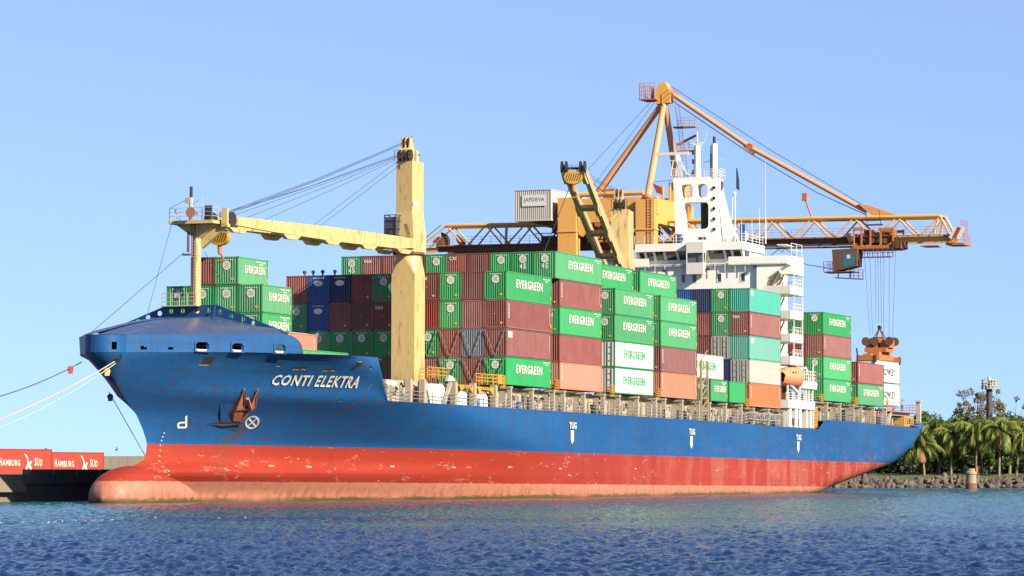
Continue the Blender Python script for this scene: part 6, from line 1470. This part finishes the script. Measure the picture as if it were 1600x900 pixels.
tree(1583, 664, 18.6, 4.5, 92, 'thin bare-topped tree between chimney and right edge', leafd, n=420, low=.4, trunkr=.2, clumps=14, sz=.28, cs=(.05, .14))
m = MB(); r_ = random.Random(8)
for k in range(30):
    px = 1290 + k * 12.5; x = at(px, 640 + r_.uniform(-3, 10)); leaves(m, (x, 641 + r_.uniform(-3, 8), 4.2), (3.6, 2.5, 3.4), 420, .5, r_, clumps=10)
o = link('undergrowth', m.mesh('undergrowth', leafmat('undergrowth_shade_leaf', (.012, .02, .006), (.025, .04, .01), .05), fix=False)); tag(o, 'undergrowth coloured dark for the canopy shade behind the palm trunks', 'undergrowth', kind='stuff')  # leaf colour darkened to stand for the shade under the canopy
m = MB()
for k in range(40):
    px = 1280 + k * 10; x = at(px, 690); leaves(m, (x, 690 + r_.uniform(-6, 12), 7), (6, 5, 6.5), 420, .8, r_, clumps=18)
o = link('forest', m.mesh('forest', leafd, fix=False)); tag(o, 'dense dark wood closing the view behind the shore trees', 'wood', kind='stuff')
# chimney-like tower with lattice crown
CH = Thing('tower', Matrix.Identity(4), (at(1545.5, 668), 668, 2.4), 'dark cylindrical tower with pale lattice platform rising above the trees', 'tower')
x = at(1545.5, 668); m = MB(); m.lathe((x, 668, 2.4), [(.62, 0), (.6, 16.8)], 16); CH.part('shaft', m, paint('shaft_dark', (.055, .04, .035), rough=.8, dirt=.4, rust=.4))
m = MB(); z = 19.0; cy = paint('platform_cream', (.38, .37, .26), dirt=.5, rust=.3); R0 = 1.55
m.lathe((x, 668, z), [(R0, 0), (R0, .15)], 16)
for k in range(16):
    a = 6.283 * k / 16; p = Vector((x + R0 * math.cos(a), 668 + R0 * math.sin(a), z)); m.bar(p, p + Vector((0, 0, 1.75)), .12); a2 = 6.283 * (k + 1) / 16; q = Vector((x + R0 * math.cos(a2), 668 + R0 * math.sin(a2), z))
    for h in (.6, 1.15, 1.75): m.bar(p + Vector((0, 0, h)), q + Vector((0, 0, h)), .12)
    if k % 3 == 0: m.bar(p, q + Vector((0, 0, 1.1)), .1)
m.lathe((x, 668, z), [(.4, 0), (.4, 2.0), (.1, 2.7)], 8); m.box((x + .4, 667, z + 1.0), (x + 1.3, 669, z + 1.9)); CH.part('lattice_platform', m, cy)
# round concrete pile in the water
PL = Thing('concrete_pile', Matrix.Identity(4), (at(1516.5, 540), 540, 0), 'thick round weathered concrete pile standing in the water by the rocks', 'pile')
x = at(1516.5, 540); m = MB(); m.lathe((x, 540, -.5), [(.92, 0), (.92, .8), (.84, 1.05), (.84, 2.75), (.97, 2.85), (.97, 3.15), (.8, 3.3), (.75, 3.75)], 18); PL.part('pile_body', m, paint('pile_concrete', (.32, .24, .165), rough=.9, dirt=.55, rust=.35))
m = MB(); m.lathe((x, 540, -.4), [(.935, 0), (.935, 1.3)], 18); PL.part('tide_band', m, paint('pile_rust', (.20, .07, .04), rough=.9, rust=.4)); m = MB(); m.box((x + .65, 539.3, 2.5), (x + 1.0, 539.8, 3.4)); PL.part('mooring_hook', m, rustyo)
# low pier hint behind the stern: pale hut roof among palms
# ------------------------------------------------------------------ ropes
def rope(px0, py0, px1, py1, Y0_, Y1_, mat, r, sag, lab, name='mooring_rope', n=14):
    def P(px, py, Y): return Vector((at(px, Y), Y, CAMZ + (737.17 - py) / FPX * Y))
    a, c_ = P(px0, py0, Y0_), P(px1, py1, Y1_); pts = []
    for k in range(n + 1):
        u = k / n; q = a.lerp(c_, u); q.z -= sag * 4 * u * (1 - u); pts.append(q)
    m = MB(); m.path(pts, r, 6); me = m.mesh(name, mat, a); o = link(name, me); o.location = a; tag(o, lab, 'rope', 'mooring ropes at the bow'); return o
rope(127, 566, -40, 630, 296, 250, roped, .045, .35, 'upper pale mooring rope running left from the bow tip')
rope(184, 562, -40, 672, 294, 240, ropet, .055, .35, 'thick tan mooring rope running down left from the bow chock')
rope(186, 564, -40, 686, 294.5, 238, ropeg, .045, .5, 'green mooring rope just below the thick tan one')
rope(170, 612, 228, 713, 299, 300.5, roped, .035, -.0, 'dark slack rope hanging down along the stem')
def ratguard(px, py, Y, mat, lab):
    z = CAMZ + (737.17 - py) / FPX * Y; t = Thing('rat_guard', Matrix.Identity(4), (at(px, Y), Y, z), lab, 'rat guard', 'rat guards on the mooring ropes'); m = MB(); m.lathe((at(px, Y), Y - .05, z), [(.28, 0), (.24, .08)], 12, 'y'); m.box((at(px, Y) - .2, Y - .08, z - .4), (at(px, Y) + .2, Y + .04, z)); t.part('guard_disc', m, mat)
ratguard(110, 577, 290, plain('guard_red', (.40, .05, .05)), 'dark red rat guard on the upper mooring rope')
ratguard(167.5, 580, 291, plain('guard_tan', (.75, .42, .18)), 'tan rat guard hanging under the bow chock')
ratguard(172.5, 620, 299, plain('guard_maroon', (.14, .03, .03)), 'maroon rat guard on the slack rope by the stem')

# ------------------------------------------------------------------ people
def person(M_, lab, shirt, trousers, pose='stand', helmet=None):
    t = empty('person', M_, lab, 'person', 'people at work'); 
    J = {'pel': (0, 0, .95), 'ches': (0, 0, 1.25), 'neck': (0, 0, 1.47), 'head': (0, -.01, 1.60), 'top': (0, -.01, 1.72)}
    for sg, n_ in ((-1, 'L'), (1, 'R')):
        J['hip' + n_] = (sg * .09, 0, .90); J['kn' + n_] = (sg * .11, -.03 if n_ == 'L' else .02, .50); J['an' + n_] = (sg * .12, .03, .09); J['toe' + n_] = (sg * .13, -.14, .04)
        J['sh' + n_] = (sg * .19, 0, 1.41)
        if pose == 'wave' and n_ == 'R': J['el' + n_] = (.36, -.02, 1.58); J['wr' + n_] = (.24, -.03, 1.82); J['ha' + n_] = (.20, -.03, 1.92)
        elif pose == 'wave': J['el' + n_] = (-.42, -.05, 1.36); J['wr' + n_] = (-.62, -.12, 1.45); J['ha' + n_] = (-.71, -.14, 1.49)
        elif pose == 'lean': J['el' + n_] = (sg * .27, -.10, 1.16); J['wr' + n_] = (sg * .2, -.34, 1.10); J['ha' + n_] = (sg * .18, -.42, 1.09)
        else: J['el' + n_] = (sg * .26, .03, 1.14); J['wr' + n_] = (sg * .28, -.05, .90); J['ha' + n_] = (sg * .28, -.07, .80)
    rad = {'pel': .14, 'ches': .15, 'neck': .055, 'head': .095, 'top': .075, 'hip': .09, 'kn': .06, 'an': .045, 'toe': .04, 'sh': .065, 'el': .045, 'wr': .033, 'ha': .04}
    def skin(name, keys, edges, grow, mat, par):
        me = bpy.data.meshes.new(name); ix = {k: i for i, k in enumerate(keys)}; me.from_pydata([J[k] for k in keys], [(ix[a], ix[c_]) for a, c_ in edges], [])
        o = bpy.data.objects.new(name, me); C.objects.link(o); o.parent = par; o.modifiers.new('skin', 'SKIN')
        bm = bmesh.new(); bm.from_mesh(me); la = bm.verts.layers.skin.verify(); bm.verts.ensure_lookup_table()
        for k in keys:
            rr = rad.get(k, rad.get(k[:-1], .05)) + grow; bm.verts[ix[k]][la].radius = (rr, rr * .8); bm.verts[ix[k]][la].use_root = (k == keys[0])
        bm.to_mesh(me); bm.free(); me.materials.append(mat); sb = o.modifiers.new('sub', 'SUBSURF'); sb.levels = sb.render_levels = 1
        dg = bpy.context.evaluated_depsgraph_get(); m2 = bpy.data.meshes.new_from_object(o.evaluated_get(dg)); o.modifiers.clear(); o.data = m2
        if not m2.materials: m2.materials.append(mat)
        return o
    E_ = [('pel', 'ches'), ('ches', 'neck'), ('neck', 'head'), ('head', 'top')]; K_ = ['pel', 'ches', 'neck', 'head', 'top']
    for n_ in 'LR':
        E_ += [('pel', 'hip' + n_), ('hip' + n_, 'kn' + n_), ('kn' + n_, 'an' + n_), ('an' + n_, 'toe' + n_), ('ches', 'sh' + n_), ('sh' + n_, 'el' + n_), ('el' + n_, 'wr' + n_), ('wr' + n_, 'ha' + n_)]; K_ += [a + n_ for a in ('hip', 'kn', 'an', 'toe', 'sh', 'el', 'wr', 'ha')]
    skin('body', K_, E_, 0, skinm, t)
    skin('shirt', ['ches', 'pel', 'shL', 'elL', 'shR', 'elR'], [('ches', 'pel'), ('ches', 'shL'), ('shL', 'elL'), ('ches', 'shR'), ('shR', 'elR')], .022, shirt, t)
    skin('trousers', ['pel', 'hipL', 'knL', 'anL', 'hipR', 'knR', 'anR'], [('pel', 'hipL'), ('hipL', 'knL'), ('knL', 'anL'), ('pel', 'hipR'), ('hipR', 'knR'), ('knR', 'anR')], .02, trousers, t)
    m = MB(); m.lathe((0, 0, 1.66), [(.125, 0), (.12, .06), (.07, .12), (.01, .14)], 12); link('helmet' if helmet else 'hair', m.mesh('hair', helmet or plain('hair_dark', (.02, .015, .012))), t)
cg = plain('cloth_green', (.10, .36, .22), .8); cdk = plain('cloth_dark_blue', (.03, .05, .10), .8); cr = plain('cloth_red', (.62, .09, .06), .8); co_ = plain('cloth_orange', (.70, .22, .08), .8); cb = plain('cloth_blue', (.05, .12, .30), .8); ck = plain('cloth_khaki', (.45, .33, .2), .8)
RZ = Matrix.Rotation(-YAW, 4, 'Z')
person(MT(148.3, 1.6, .68) @ RZ, 'person in green shirt with a raised arm on the aft platform', cg, cdk, 'wave')
person(MT(138.9, 1.0, .68) @ RZ, 'person in orange clothing leaning by the rail beside the white containers', co_, ck, 'lean')
person(MT(131.6, .15, -1.36) @ RZ, 'person in red shirt on the aft side deck below the containers', cr, cdk, 'lean', plain('helmet_blue', (.1, .25, .6)))
person(MT(123.6, .15, -1.36) @ RZ, 'person in dark blue clothing walking on the aft side deck', cb, cdk, 'stand')
person(Matrix.Translation((at(183, 653), 653, 5.75)), 'person in dark green top standing alone on the breakwater wall', plain('cloth_dark_green', (.03, .10, .08), .8), ck, 'stand')

# ------------------------------------------------------------------ sea birds resting on the water
bm_ = MB(); bm_.lathe((0, 0, 0), [(.02, -.2), (.08, -.12), (.10, 0), (.07, .12), (.02, .22)], 8, 'x'); bm_.lathe((-.16, 0, .1), [(.02, -.05), (.05, 0), (.02, .05)], 8, 'z'); bm_.tube((-.19, 0, .1), (-.27, 0, .09), .015, .005, 5)
bme = bm_.mesh('sea_bird', plain('feather_white', (.34, .32, .29), .8)); r_ = random.Random(2)
for px, py in [(2, 818), (38, 817), (53, 817), (67, 818), (77, 817.5), (86, 817), (88, 815.5), (99, 816.5), (119, 814.5), (134, 814.5), (144, 814), (148, 814.5), (160, 814.5), (176, 813.5), (192, 812), (229, 812.5), (243, 810), (331, 810.5), (343, 811), (384, 810.5), (431, 808.5)]:
    Y = CAMZ * FPX / (py - 737.17); o = bpy.data.objects.new('sea_bird', bme); C.objects.link(o); o.location = (at(px, Y), Y, .05); o.rotation_euler = (0, 0, r_.uniform(0, 6.3)); sc = r_.uniform(.28, .5); o.scale = (sc,) * 3
    tag(o, 'small pale sea bird floating on the water before the bow', 'bird', 'sea birds floating on the water')
